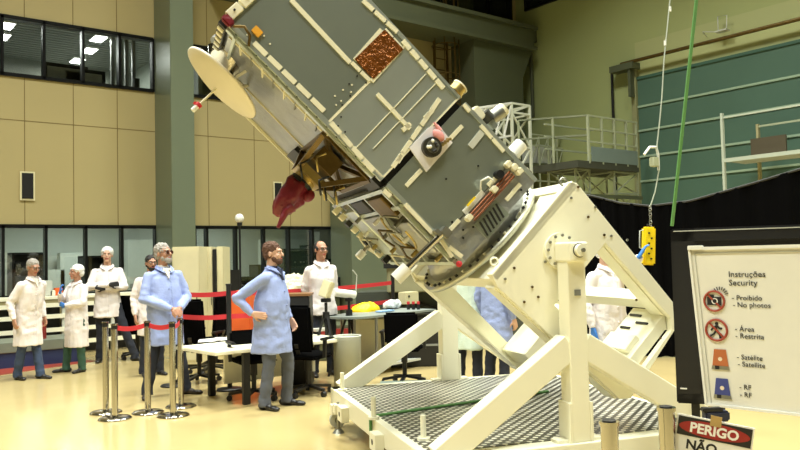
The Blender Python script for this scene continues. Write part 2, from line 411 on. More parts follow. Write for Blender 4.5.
# caged ladder on the back wall
t = thing('wall_ladder', 'yellowish steel ladder rising behind the satellite below the girder', 'ladder', (13.4, 15.3, 0))
b = MB(); b.bar((13.2, 15.3, .0), (13.2, 15.3, 12), .05, .05, M_goldd); b.bar((13.65, 15.3, .0), (13.65, 15.3, 12), .05, .05, M_goldd); b.build('side_rail', t)
for i in range(39):
    b = MB(); b.cyl((13.2, 15.3, .3+i*.3), (13.65, 15.3, .3+i*.3), .016, M_goldd, 6); b.build('rung', t)
b = MB()
for i in range(12):
    z = 2.4+i*.8; b.torus((13.42, 15.1, z), .36, .014, M_goldd, (0, 0, 1), 14, 5)
for k in range(5):
    a = math.pi*(k/4); b.bar((13.42+.36*math.cos(a), 15.1-.36*math.sin(a), 2.4), (13.42+.36*math.cos(a), 15.1-.36*math.sin(a), 11.3), .02, .02, M_goldd)
b.build('safety_cage', t)
# wall vents / dark plaques
def plaque(px0, py0, px1, py1, label):
    a = AYp(px0, py0, YW); c = AYp(px1, py1, YW)
    b = MB(); b.box((a.x-.03, YW-.03, c.z-.03), (c.x+.03, YW-.004, a.z+.03), M_beige)
    b.box((a.x, YW-.04, c.z), (c.x, YW-.02, a.z), M_black)
    b.build('wall_grille', label=label, cat='grille', group='dark wall grilles')
plaque(21.5, 173, 33, 199, 'black rectangular grille with pale rim on left beige wall')
plaque(274, 183, 281, 205, 'black rectangular grille behind the maroon wrapped camera')
# rolling shutter door on the right wall
t = bpy.data.objects.new('door_1', None); COL.objects.link(t); ROOTM[t.name] = Matrix.Identity(4); t['kind'] = 'structure'
M_shut = mat('teal_green_shutter', (80, 108, 94), .45, .1, noise_amt=.1, nscale=1)
b = MB(); b.box((XW-.07, 1.5, 0), (XW-.005, 11.36, 5.98), M_shut); b.build('shutter_leaf', t)
b = MB()
for z in (5.24, 4.63, 3.98, 3.36, 2.7, 2.0, 1.3, .6): b.box((XW-.10, 1.5, z-.025), (XW-.065, 11.36, z+.025), mat('pale_green_rail', (150, 172, 150), .5))
b.box((XW-.1, 1.5, 5.93), (XW-.05, 11.36, 6.0), mat('dark_green_rail', (60, 92, 78), .5)); b.build('shutter_rails', t)
b = MB(); b.box((XW-.14, 11.36, 0), (XW, 11.5, 6.35), mat('olive_jamb', (140, 140, 100), .6)); b.build('shutter_jamb', t)
b = MB(); b.cyl((XW-.25, 1.0, 6.38), (XW-.25, 11.7, 6.38), .045, M_goldd, 8)
b.box((XW-.34, 11.3, 6.20), (XW, 12.0, 6.36), M_beam); b.box((XW-.30, 11.4, 5.5), (XW-.02, 11.48, 6.2), M_beam)
b.build('wall_conduit', label='dark conduit rail with bracket running above the green shutter', cat='conduit')
a0 = AXp(613, 70, XW); a1 = AXp(614, 125, XW)
b = MB(); b.cyl((XW-.06, a0.y, a0.z), (XW-.06, a0.y, 2.6), .035, M_black, 8); b.cyl((XW-.06, a0.y, a0.z), (XW-.01, a0.y, a0.z), .03, M_black, 8)
b.build('drain_pipe', label='thin black vertical pipe on the olive wall beside shutter', cat='pipe')
a0 = AXp(533, 40, XW); b = MB(); b.cyl((XW-.1, a0.y, 7.85), (XW-.1, a0.y, 5.55), .05, M_beam, 8); b.box((XW-.25, a0.y-.15, 7.7), (XW, a0.y+.15, 8.05), M_beam)
b.build('wall_post', label='short grey rod hanging from bracket at the end of girder', cat='rod')
P = AXp(727, 31, XW)
b = MB(); b.box((XW-.3, P.y-.14, P.z-.05), (XW-.12, P.y+.14, P.z-.02), M_lgrey)
b.tube([(XW-.01, P.y+.5, P.z), (XW-.25, P.y+.45, P.z+.05), (XW-.2, P.y+.1, P.z-.03)], .012, M_lgrey, 6)
b.tube([(XW-.2, P.y-.1, P.z), (XW-.2, P.y-.12, P.z+.3), (XW-.2, P.y+.1, P.z+.32), (XW-.2, P.y+.1, P.z)], .012, M_lgrey, 6)
b.build('wall_lamp', label='small pale wire wall fitting above the green shutter', cat='fitting')
# ================================================================== TILTING STAND
S = thing('tilting_stand', 'large cream steel tilting dolly with chequer plate deck carrying the satellite', 'stand',
          M=DOL @ Matrix.Translation((2.66, 5.9, 0)))
D0, D1, W0, W1, ZT = 1.55, 3.86, 4.47, 7.33, .36
def sp(name, b, bevel=0, **k): return b.build(name, S, bevel, **k)
b = MB(DOL); hh = .16
b.box((D0, W0, ZT-hh), (D0+.10, W1, ZT), M_cream); b.box((D1-.10, W0, ZT-hh), (D1, W1, ZT), M_cream)
b.box((D0, W0, ZT-hh), (D1, W0+.14, ZT), M_cream); b.box((D0, W1-.14, ZT-hh), (D1, W1, ZT), M_cream)
b.box((2.4, W0, ZT-hh), (2.52, W1, ZT-.02), M_cream)
sp('base_frame', b, .006)
b = MB(DOL); b.box((D0+.06, W0+.14, ZT-.012), (D1-.06, W1-.1, ZT+.004), M_diamond); sp('deck_plate', b)
def aframe(pd0, pd1, w0, w1, zt=1.10):
    wc = (w0+w1)/2
    b = MB(DOL); b.box((pd0, w0, ZT), (pd1, w1, 1.56), M_cream); p = sp('post', b, .008)
    for sg, dx in ((-1, pd0), (1, pd1)):
        b = MB(DOL); b.box((dx-(.02 if sg < 0 else 0), w0-.005, ZT), (dx+(.02 if sg > 0 else 0), w1+.005, .62), M_cream)
        b.box((dx+sg*.0, w0+.02, ZT), (dx+sg*.10, w1-.02, ZT+.02), M_cream); sp('post_bracket', b, .003)
    b = MB(DOL); b.bar((pd0+.02, wc, .99), (D0+.09, wc, .335), .12, .17, M_cream, up=(0, 0, 1)); sp('brace', b, .008)
    b = MB(DOL); b.bar((pd1-.02, wc, .99), (D1-.10, wc, .335), .12, .17, M_cream, up=(0, 0, 1)); sp('brace', b, .008)
aframe(2.555, 2.69, 4.49, 4.63); aframe(2.67, 2.84, 7.20, 7.33)
# bearings
for wa, wb in ((4.44, 4.64), (7.05, 7.36)):
    b = MB(DOL); b.box((AX_D-.055, wa, 1.545), (AX_D+.085, wb, 1.675), M_cream); sp('bearing_block', b, .012)
b = MB(DOL); b.cyl((AX_D+.02, 4.40, 1.62), (AX_D+.02, 4.45, 1.62), .042, M_cream, 20); b.cyl((AX_D+.02, 4.385, 1.62), (AX_D+.02, 4.41, 1.62), .014, M_steel, 10)
b.torus((AX_D+.02, 4.438, 1.62), .046, .003, M_black, (0, 1, 0), 20, 5); sp('shaft_cap', b)
b = MB(DOL); b.cyl((AX_D, 6.4, 1.62), (AX_D, 7.1, 1.62), .10, M_cream, 20); sp('shaft', b)
b = MB(DOL); b.box((2.60, 4.484, 1.32), (2.645, 4.49, 1.36), M_grey); sp('rating_plate', b, label='small grey rectangular plate')
# tilting frame in (b, W, a)
WN, WF = 4.66, 6.42
def P(px, py, W=WN): q = SAT(px, py, W); return q
outer = [(-.47, .25), (.41, .27), (.435, .24), (.36, -.98), (.24, -1.08), (-.22, -1.14), (-.43, -.95), (-.50, .17)]
outer[1] = P(569, 182); outer[2] = P(577, 183); outer[3] = P(673, 302); outer[4] = P(675, 330); outer[5] = (-.37, -1.10); outer[6] = (-.43, -1.04)
hole = [P(606, 244), P(663, 309), P(640, 352), P(560, 300)]
hole = [(.285, -.22), (.262, -.96), (.20, -1.03), (-.24, -1.04), (-.30, -.96), (-.30, -.22)]
def plate_with_hole(w0, w1, outer, hole, m):
    bm = bmesh.new()
    from mathutils.geometry import tessellate_polygon
    tris = tessellate_polygon([[Vector((x, 0, z)) for x, z in outer], [Vector((x, 0, z)) for x, z in hole[::-1]]])
    allp = outer + hole[::-1]
    no, nh = len(outer), len(hole)
    b = MB(TILT); n = len(allp)
    vs = [(x, w0, z) for x, z in allp] + [(x, w1, z) for x, z in allp]
    fs = [list(t) for t in tris] + [[n+k for k in t][::-1] for t in tris]
    for a, L in ((0, no), (no, nh)):
        for i in range(L): fs.append((a+i, a+(i+1) % L, n+a+(i+1) % L, n+a+i))
    return b.add(vs, fs, m)
sp('side_plate', plate_with_hole(WN, WN+.05, outer, hole, M_cream), .004)
holef = [(.285, .08), (.262, -.90), (.20, -.95), (-.24, -.96), (-.30, -.90), (-.30, .04)]
sp('side_plate', plate_with_hole(WF-.05, WF, outer, holef, M_cream), .004)
# edge flanges of both plates (welded inward)
def flange(p, q, wa, wb, t=.018):
    b = MB(TILT); b.bar((p[0], (wa+wb)/2, p[1]), (q[0], (wa+wb)/2, q[1]), t, abs(wb-wa), M_cream, up=(0, 1, 0)); return b
for wa, wb in ((WN+.05, WN+.20), (WF-.20, WF-.05)):
    for p, q in ((outer[2], outer[3]), (outer[7], outer[6]), (hole[0], hole[1]), (hole[1], hole[2])):
        sp('edge_flange', flange(p, q, wa, wb))
# triangular recess rib on the front
b = MB(TILT); b.prism([(.20, WN+.12, .215), (.32, WN+.12, .215), (.32, WN+.12, .245)], (0, .25, 0), M_cream); sp('stiffener', b)
# front plate with rim
b = MB(TILT); b.box((-.47, WN+.05, .12), (.42, WF-.05, .215), M_cream)
sp('front_plate', b, .004)
b = MB(TILT); b.box((-.47, WN, .20), (.42, WN+.09, .26), M_cream); b.box((.33, WN+.09, .2), (.42, WF-.05, .255), M_cream); b.box((-.47, WF-.09, .20), (.42, WF, .26), M_cream)
sp('front_rim', b, .004)
# rear wall and cross bar
b = MB(TILT); b.box((-.38, WN+.05, -1.02), (.30, WN+.46, -.935), M_cream); b.box((-.12, WN+.10, -.935), (.02, WN+.42, -.89), M_cream); b.box((-.38, WN+.10, -.935), (-.26, WN+.42, -.90), M_cream)
sp('rear_wall', b, .005)
b = MB(TILT); b.box((-.38, WF-.50, -1.02), (.20, WF-.05, -.85), M_cream); sp('rear_wall', b, .005)
for bb, w0, w1 in ((.225, 4.94, 5.08), (.16, 4.80, 4.94), (.10, 4.96, 5.08), (-.09, 6.05, 6.22), (-.02, 6.08, 6.2)):
    b = MB(TILT); b.box((bb-.008, w0, -.94), (bb+.008, w1, -.925), M_black); sp('slot', b)
for bb, aa in (SAT(632, 298, 5.1),):
    b = MB(TILT); b.box((bb-.05, WN+.08, aa-.05), (bb+.05, WF-.05, aa+.05), M_cream); sp('cross_bar', b, .006)
b = MB(TILT); b.cyl((0, WN-.025, 0), (0, WN, 0), .126, M_cream, 36); sp('trunnion_flange', b)
for k in range(12):
    a = 2*math.pi*k/12+.2
    b = MB(TILT); b.cyl((.105*math.cos(a), WN-.034, .105*math.sin(a)), (.105*math.cos(a), WN-.024, .105*math.sin(a)), .010, M_steel, 8); sp('bolt', b)
for px, py in ((578, 187), (571, 198), (595, 207), (588, 217), (514, 268), (505, 279), (532, 287), (524, 302), (538, 297), (636, 300), (604, 235), (611, 236), (545, 262), (560, 318), (660, 338), (627, 240)):
    q = P(px, py); b = MB(TILT); b.cyl((q[0], WN-.008, q[1]), (q[0], WN, q[1]), .009, M_steel if px % 2 else M_goldd, 8); sp('bolt', b)
for px, py, aa in ((561, 183, .30), (496, 266, .29)):
    q = SAT(px, py, WN+.1); b = MB(TILT); b.torus((q[0], WN+.06, .255+.03), .026, .008, M_cream if px < 520 else M_steel, (0, 1, 0), 20, 8); b.cyl((q[0], WN+.06, .24), (q[0], WN+.06, .262), .02, M_steel, 10)
    sp('lifting_eye', b)
# casters, levelling feet, jacking posts, green strap
for dd, ww in ((D0+.03, W1-.14), (D0+.03, W0+.45), (D1-.1, W1-.14), (D1-.1, W0+.45)):
    b = MB(DOL); b.box((dd-.06, ww-.05, .13), (dd+.05, ww+.05, .22), M_cream); b.cyl((dd+.0, ww-.022, .075), (dd+.0, ww+.022, .075), .075, M_lgrey, 20)
    b.cyl((dd+.0, ww-.028, .075), (dd+.0, ww+.028, .075), .03, M_steel, 14); sp('caster', b)
    b = MB(DOL); b.cone((dd-.04, ww-.22, 0), (dd-.04, ww-.22, .035), .055, .03, M_steel, 18); b.cyl((dd-.04, ww-.22, .03), (dd-.04, ww-.22, .28), .014, M_steel, 10)
    b.cbox((dd-.03, ww-.22, .22), (.10, .10, .09), M_cream, .006); sp('levelling_foot', b)
for ww in (5.55, 6.65):
    b = MB(DOL); b.box((D0-.07, ww-.08, .17), (D0, ww+.08, .30), M_cream); b.cyl((D0-.072, ww, .235), (D0-.069, ww, .235), .022, M_black, 12); b.build('tow_bracket', S, .004)
for dd, ww in ((D0+.06, W1-.25), (D0+.13, 4.95), (1.55, 5.75)):
    b = MB(DOL); b.cyl((dd, ww, ZT), (dd, ww, ZT+.17), .020, M_cream, 12); b.cyl((dd, ww, ZT), (dd, ww, ZT+.02), .045, M_cream, 14); sp('jacking_post', b)
a0 = AZp(365, 417, ZT+.01); a1 = AZp(545, 392, ZT+.01)
ld = DOL.inverted() @ a0; l1 = DOL.inverted() @ a1
b = MB(DOL); b.tube([(D0-.012, ld.y, .14), (D0-.012, ld.y, ZT), (D0+.03, ld.y, ZT+.012)] + [(D0+.03+(l1.x-D0)*k/8, ld.y+(l1.y-ld.y)*k/8, ZT+.014) for k in range(1, 9)], .013, M_green, 6)
b.build('green_sling', label='green rope sling lying across the chequer plate deck', cat='sling')

# ================================================================== SATELLITE
SATR = thing('satellite', 'large silver box satellite tilted on the cream stand with dish antenna', 'satellite',
             M=TILT @ Matrix.Translation((-.03, 5.5, .30)))
SW = 4.85
def sa(name, b, bevel=0, par=None, **k): return b.build(name, par or SATR, bevel, **k)
B0, B1 = -.495, .305
WS = 6.42
b = MB(TILT); b.box((B0+.01, SW+.01, 1.20), (B1-.01, WS, 2.60), M_foil); sa('payload_module', b, .004)
b = MB(TILT); b.box((B0+.01, SW+.01, .42), (B1-.01, WS, 1.15), M_foil2); sa('service_module', b, .004)
b = MB(TILT); b.box((B0+.03, SW+.03, 1.14), (B1-.03, WS-.02, 1.21), M_black); sa('joint_gap', b)
def strip(b, p0, p1, wd=.022, m=M_strip, W=SW, th=.008):
    q0, q1 = SAT(*p0, W), SAT(*p1, W)
    b.bar((q0[0], W-th/2, q0[1]), (q1[0], W-th/2, q1[1]), wd, th, m, up=(0, 1, 0))
def seg(b, p0, p1, n, wd=.022, gap=.12, m=M_strip):
    for i in range(n):
        t0 = (i+gap/2)/n; t1 = (i+1-gap/2)/n
        strip(b, (p0[0]+(p1[0]-p0[0])*t0, p0[1]+(p1[1]-p0[1])*t0), (p0[0]+(p1[0]-p0[0])*t1, p0[1]+(p1[1]-p0[1])*t1), wd, m)
b = MB(TILT); b.box((B0, SW, 1.715), (B1, SW+.012, 2.60), M_panel)
strip(b, (291, 0), (350, 63), .030)
seg(b, (253, 42), (325, 112), 5, .034)
seg(b, (362, 0), (398, 33), 3, .030)
for p in ((256, 45), (262, 54), (247, 35), (335, 96), (343, 90), (351, 92), (341, 101), (352, 85), (336, 105), (264, 36), (270, 44)):
    q = SAT(*p); b.cyl((q[0], SW-.006, q[1]), (q[0], SW, q[1]), .006, M_strip, 6)
q = SAT(257, 32); b.cbox((q[0], SW-.01, q[1]), (.045, .02, .06), mat('orange_box', (222, 158, 40), .5))
b.box((B0, SW-.004, 1.705), (B1, SW+.004, 1.722), M_strip); b.box((B0+.004, SW-.005, 1.72), (B0+.02, SW, 2.58), M_panel2)
sa('upper_front_panel', b)
# top rim of cream clips, running off to the upper right
b = MB(TILT)
for i in range(7):
    bb = B0+.03+i*.115; b.box((bb, SW-.02, 2.585), (bb+.10, SW+.03, 2.65), M_strip)
    b.cyl((bb+.05, SW-.03, 2.62), (bb+.05, SW-.02, 2.62), .008, M_black, 6)
sa('top_rim', b, .004)
b = MB(TILT); b.cbox((B0-.0, SW-.02, 2.60), (.05, .05, .08), M_maroon, .01); b.tube([(B0, SW-.03, 2.55), (B0+.04, SW-.06, 2.50), (B0+.03, SW-.04, 2.44), (B0-.02, SW-.02, 2.40)], .010, M_goldd, 6)
sa('corner_connector', b)
b = MB(TILT); b.box((B0, SW, 1.20), (B1, SW+.012, 1.705), M_panel2)
strip(b, (377, 94), (410, 129), .028)
seg(b, (341, 135), (352, 147), 1, .030, .1); seg(b, (330, 122), (374, 172), 4, .034)
seg(b, (402, 40), (444, 89), 5, .034)
for p0, p1 in (((356, 148), (426, 74)), ((373, 149), (437, 82))): strip(b, p0, p1, .005, M_strip)
seg(b, (392, 168), (440, 98), 5, .030)
for p in ((350, 96), (342, 105), (341, 117), (338, 126), (357, 76), (349, 84), (345, 132), (366, 83)):
    q = SAT(*p); b.cyl((q[0], SW-.006, q[1]), (q[0], SW, q[1]), .006, M_black, 6)
b.box((B0, SW-.004, 1.20), (B1, SW+.004, 1.212), M_strip); b.box((B0+.004, SW-.005, 1.21), (B0+.02, SW, 1.70), M_strip); b.box((B1-.02, SW-.005, 1.21), (B1-.004, SW, 1.70), M_panel)
sa('middle_front_panel', b)
b = MB(TILT); q0 = SAT(369, 80); b.box((-.055, SW-.012, 1.705), (.245, SW, 1.885), M_kapton)
sa('radiator_window', b, label='amber foil window')
b = MB(TILT); seg(b, (354, 61), (382, 29), 1, .030, .05); seg(b, (351, 62), (370, 81), 2, .026, .1); seg(b, (371, 82), (401, 49), 3, .030, .1); seg(b, (384, 29), (401, 48), 2, .026, .1)
sa('window_border', b)
# lower front panel
b = MB(TILT); b.box((B0, SW, .63), (B1, SW+.012, 1.155), M_panel)
strip(b, (406, 186), (421, 170), .028); strip(b, (446, 143), (462, 126), .028)
seg(b, (404, 152), (397, 163), 1, .03); seg(b, (402, 131), (411, 123), 1, .03); seg(b, (424, 119), (433, 110), 1, .03)
seg(b, (463, 104), (470, 112), 1, .028); seg(b, (480, 125), (504, 152), 2, .028, .06)
seg(b, (383, 190), (391, 197), 1, .03); seg(b, (403, 202), (434, 235), 1, .028)
strip(b, (470, 147), (482, 132), .045, M_lgrey)
for p in ((446, 179), (478, 166), (463, 230)): q = SAT(*p); b.cyl((q[0], SW-.006, q[1]), (q[0], SW, q[1]), .007, M_black, 8)
sa('lower_front_panel', b)
b = MB(TILT); b.box((B0+.0, SW, .40), (B1-.0, SW+.012, .62), M_foil)
for p in ((452, 222), (473, 227), (463, 238), (492, 218), (500, 232), (521, 190)): q = SAT(*p); b.cyl((q[0], SW-.006, q[1]), (q[0], SW, q[1]), .008, M_black, 8)
strip(b, (449, 247), (462, 257), .03); strip(b, (441, 240), (452, 257), .026); strip(b, (443, 237), (459, 220), .028); strip(b, (506, 200), (520, 184), .03)
sa('skirt_panel', b)
g = MB(TILT)
q = SAT(490, 218)
for k in range(6): g.cbox((q[0]-.09+k*.035, SW-.008, q[1]-.015), (.012, .016, .11), M_black, rot=(0, .25, 0))
g.cbox((q[0], SW-.004, q[1]-.015), (.24, .008, .14), M_panel); sa('vent_grille', g)
# copper rods along the lower strip
b = MB(TILT)
for off in (0, .022, .044):
    q0, q1 = SAT(468, 216), SAT(508, 172); b.tube([(q0[0], SW-.03, q0[1]-off), (q1[0], SW-.03, q1[1]-off)], .009, M_copper, 8)
sa('heat_pipe', b)
b = MB(TILT); seg(b, (464, 213), (483, 192), 1, .04, 0, M_white); seg(b, (488, 186), (496, 178), 1, .035, 0); strip(b, (467, 206), (475, 197), .014, M_yellow, SW-.02)
for p in ((467, 218), (492, 190), (512, 168), (506, 165), (517, 172)): q = SAT(*p); b.cbox((q[0], SW-.03, q[1]), (.05, .05, .04), M_strip, .005)
q = SAT(497, 175); b.cyl((q[0], SW-.06, q[1]), (q[0], SW, q[1]), .03, M_black, 12)
q = SAT(480, 190); b.tube([(q[0], SW-.01, q[1]), (q[0]+.03, SW-.05, q[1]+.05), (q[0]+.09, SW-.05, q[1]+.03), (q[0]+.11, SW-.02, q[1]-.02)], .007, M_white, 6)
sa('cable_connectors', b)
# white plate with round sensor
b = MB(TILT); pts = [SAT(*p) for p in ((409, 148), (426, 172), (452, 143), (438, 125), (428, 128))]
b.prism([(x, SW-.012, z) for x, z in pts], (0, .012, 0), mat('white_sheet', (226, 222, 226), .5)); pl = sa('white_plate', b)
q = SAT(430, 148)
b = MB(TILT); b.cyl((q[0], SW-.05, q[1]), (q[0], SW, q[1]), .068, mat('dark_grey_ring', (66, 64, 56), .4, .5), 28); b.cyl((q[0]+.005, SW-.055, q[1]), (q[0]+.005, SW-.04, q[1]), .045, M_steel, 24)
for k in range(7): b.sph((q[0]+.03*math.cos(k*2), SW-.06, q[1]+.03*math.sin(k*2.7)), .012, M_white if k % 2 else M_black, 8)
sa('round_sensor', b)
q = SAT(437, 136); b = MB(TILT); b.sph((q[0], SW-.03, q[1]), (.035, .02, .05), M_pink, 10); q = SAT(437, 129); b.cone((q[0], SW-.02, q[1]-.02), (q[0]+.01, SW-.02, q[1]+.05), .02, .006, M_pink, 8)
q = SAT(442, 148)
for k in range(4): b.cyl((q[0]+k*.022, SW-.06, q[1]+.02-k*.004), (q[0]+k*.022, SW, q[1]+.02), .010, M_gold, 8)
sa('tagged_plugs', b)
# edge rails
for (bb, aa0, aa1) in ((B0, .40, 1.15), (B0, 1.20, 2.6), (B1, .40, 1.15), (B1, 1.2, 2.6)):
    b = MB(TILT); b.bar((bb, SW+.01, aa0), (bb, SW+.01, aa1), .03, .03, M_panel2, up=(0, 1, 0))
    for k in range(int((aa1-aa0)/.09)): b.cyl((bb-(.018 if bb < 0 else -.018), SW+.012, aa0+.05+k*.09), (bb, SW+.012, aa0+.05+k*.09), .007, M_black, 6)
    sa('edge_rail', b)
# underside (b = B0) : foil panels, seams, cable runs, equipment
UN = B0
b = MB(TILT)
b.box((UN-.012, SW+.05, 1.62), (UN+.01, WS-.02, 2.56), M_foil)
b.bar((UN-.02, SW+.06, 1.25), (UN-.02, SW+.06, 2.6), .02, .05, M_panel2, up=(0, 1, 0)); b.bar((UN-.018, SW+.16, 1.7), (UN-.018, SW+.16, 2.55), .012, .012, M_strip, up=(0, 1, 0))
b.bar((UN-.02, WS-.03, .45), (UN-.02, WS-.03, 2.6), .025, .03, M_strip, up=(0, 1, 0))
b.bar((UN-.016, 5.75, 1.65), (UN-.016, 5.70, 2.5), .012, .012, M_strip, up=(0, 1, 0))
for i in range(9): b.bar((UN-.014, SW+.10, 1.66+i*.1), (UN-.014, SW+.28, 1.63+i*.1), .01, .02, M_steel if i % 2 else M_strip, up=(1, 0, 0))
sa('underside_panel', b)
# lower underside: frames, dark recesses, boxes, tubes
b = MB(TILT)
for w0, w1, a0, a1, mm in ((5.0, 5.35, .55, .85, M_foil), (5.45, 5.9, .5, .95, M_foil), (5.95, 6.3, .55, 1.05, M_panel2), (5.05, 5.4, .92, 1.1, M_goldd), (5.5, 5.85, 1.0, 1.12, M_black)):
    b.box((UN-.05, w0, a0), (UN+.02, w1, a1), mm)
sa('equipment_box', b, .01)
b = MB(TILT)
for w in (4.93, 5.42, 5.93, 6.36): b.bar((UN-.03, w, .42), (UN-.03, w, 1.15), .03, .03, M_panel2, up=(0, 1, 0))
for a in (.44, .98, 1.14): b.bar((UN-.03, SW+.03, a), (UN-.03, WS, a), .03, .03, M_panel2, up=(0, 0, 1))
sa('underside_frame', b)
random.seed(3)
for k in range(7):
    w = 5.0+random.random()*1.2; a = .5+random.random()*.5
    b = MB(TILT); b.tube([(UN-.06, w, a), (UN-.10, w+.12, a+.06), (UN-.09, w+.25, a-.05), (UN-.06, w+.3, a-.15)], .009, [M_steel, M_goldd, M_strip][k % 3], 6); sa('cable_loop', b)
b = MB(TILT); b.torus((UN-.05, 5.35, .78), .17, .012, M_gold, (1, 0, 0), 24, 6, arc=(0, 4.2)); sa('brass_pipe', b)
for k in range(10):
    w = 4.98+.14*k; a = .52+.5*((k*37) % 10)/10
    b = MB(TILT); b.cyl((UN-.10, w, a), (UN, w, a), .016, M_gold if k % 3 == 0 else (M_steel if k % 2 else M_white), 8); sa('connector', b)
# light bottom edge band with clips
b = MB(TILT)
for k in range(9): b.box((UN-.09, WS-.10, .48+k*.075), (UN-.02, WS-.04, .53+k*.075), M_strip if k % 3 else M_black)
sa('clip_row', b)
# handling rod with white knob
b = MB(TILT); q0 = (-.50, .655)
b.cyl((-.44, SW-.05, .66), (-.80, SW+.02, .665), .022, M_chrome, 16); sa('support_rod', b, label='polished steel rod')
b = MB(TILT); b.cyl((-.79, SW+.02, .665), (-.90, SW+.04, .667), .046, M_white, 20); sa('rod_cap', b, label='white round cap')
b = MB(TILT); b.cbox((-.45, SW-.03, .65), (.06, .09, .07), M_steel, .006); b.cbox((-.49, SW-.03, .69), (.03, .08, .05), M_steel, .004); sa('rod_bracket', b)
b = MB(TILT); b.cyl((-.50, WS-.1, .70), (-.66, WS-.1, .70), .02, M_chrome, 12); b.cyl((-.65, WS-.1, .70), (-.72, WS-.1, .70), .035, M_white, 16); sa('far_rod', b)
q = SAT(458, 264); b = MB(TILT); b.sph((q[0], SW-.02, q[1]), .022, M_red, 10); sa('red_plug', b)
# camera truss projecting from the underside near the joint
CAMW = 5.35; TC = 1.53
b = MB(TILT)
A0, A1, WA, WB, BO = 1.24, 1.68, 5.0, 5.85, B0-.22
cr = [(-.0, WA, A0), (-.0, WB, A0), (-.0, WB, A1), (-.0, WA, A1)]
for (w, a) in ((WA, A0), (WB, A0), (WB, A1), (WA, A1)):
    wi, ai = CAMW+.12*(1 if w > CAMW else -1)+.1, TC+.10*(1 if a > TC else -1)
    b.bar((B0, w, a), (BO, wi, ai), .035, .035, M_goldd, up=(0, 1, 0))
for p, q in (((B0-.02, WA, A0), (B0-.02, WA, A1)), ((B0-.02, WB, A0), (B0-.02, WB, A1)), ((B0-.02, WA, A0), (B0-.02, WB, A0)), ((B0-.02, WA, A1), (B0-.02, WB, A1)), ((B0-.02, WA, A0), (B0-.02, WB, A1)), ((B0-.02, WB, A0), (B0-.02, WA, A1))):
    b.bar(p, q, .03, .03, M_goldd, up=(1, 0, 0))
b.box((BO-.02, CAMW-.04, TC-.11), (BO+.04, CAMW+.24, TC+.11), M_gold)
b.box((B0-.15, 5.2, TC-.10), (B0-.02, 5.6, TC+.08), M_goldd)
sa('camera_truss', b)
b = MB(TILT); b.box((B0-.05, WB+.02, TC+.02), (B0-.01, WB+.4, TC+.2), M_black); sa('dark_cover', b)
b = MB(TILT); b.box((B0-.03, WA-.08, 1.16), (B0-.005, WA+.2, 1.25), M_black); sa('dark_cover', b)
random.seed(5)
for k in range(10):
    w = 5.05+random.random()*.65; a = 1.28+random.random()*.36; bb = B0-.05-random.random()*.15
    b = MB(TILT); b.tube([(bb, w, a), (bb-.06, w+.03, a+.03), (bb-.10, w-.02, a), (bb-.12, w+.05, a-.05)], .008, M_gold if k % 2 else M_black, 6); sa('wire_loop', b)
# maroon wrapped optics, pointing along -b
def rag(bm_M, c0, c1, rs, m, seed=0):
    b = MB(bm_M); n = 22; c0 = Vector(c0); c1 = Vector(c1); ax = (c1-c0); vs = []
    a = ax.cross(Vector((0, 1, 0))).normalized(); q = ax.cross(a).normalized()
    for i, r in enumerate(rs):
        t = i/(len(rs)-1)
        for k in range(n):
            an = 2*math.pi*k/n; rr = r*(1+.16*math.sin(5*an+i*.4+seed)+.10*noise.noise(Vector((k*.7, i*.9, seed))))
            vs.append(c0+ax*t + a*(rr*math.cos(an)) + q*(rr*math.sin(an)))
    fs = [(i*n+k, i*n+(k+1) % n, (i+1)*n+(k+1) % n, (i+1)*n+k) for i in range(len(rs)-1) for k in range(n)]
    fs += [list(range(n))[::-1], list(range((len(rs)-1)*n, len(rs)*n))]
    return b.add(vs, fs, m, True)
CW = CAMW+.10
b = MB(TILT); b.cyl((BO+.03, CW, TC), (BO-.05, CW, TC), .085, M_gold, 24); b.cyl((BO-.05, CW, TC), (BO-.08, CW, TC), .092, M_black, 24); sa('lens_barrel', b)
sa('maroon_cover', rag(TILT, (BO-.06, CW, TC), (BO-.36, CW+.02, TC-.03), [.085, .098, .092, .096, .086, .078, .072, .05, .02], M_maroon), label='maroon cloth wrap')
b = MB(TILT); b.tube([(BO-.24, CW-.05, TC-.07), (BO-.30, CW-.05, TC-.06), (BO-.42, CW-.05, TC-.10)], [.04, .028, .012], M_maroon, 8); b.sph((BO-.10, CW-.04, TC-.10), (.05, .04, .04), M_maroon, 12)
sa('cover_tail', b)
# upper left end cage
b = MB(TILT)
b.box((B0+.01, SW+.1, 2.60), (B1-.02, WS-.05, 2.63), M_foil)
b.bar((B0-.02, SW+.02, 2.61), (B0-.02, WS-.05, 2.61), .035, .06, M_black, up=(0, 0, 1))
for i in range(12): b.cbox((B0-.042, 4.95+i*.115, 2.61), (.012, .05, .045), M_strip)
b.bar((B0-.03, SW+.02, 2.50), (B0-.03, WS-.05, 2.50), .02, .02, M_panel2, up=(0, 0, 1))
sa('end_frame', b)
# dish antenna
dish = MB(TILT)
dc = Vector((-.715, 5.50, 2.42)); n = 40
prof = [(0, .055), (.08, .052), (.16, .043), (.24, .028), (.315, .006), (.322, 0), (.322, -.012), (.315, -.012), (.24, .008), (.16, .022), (.08, .03), (0, .032)]
tiltM = TILT @ Matrix.Translation(dc) @ Matrix.Rotation(math.radians(3), 4, 'Z') @ Matrix.Rotation(math.radians(-90), 4, 'Y')
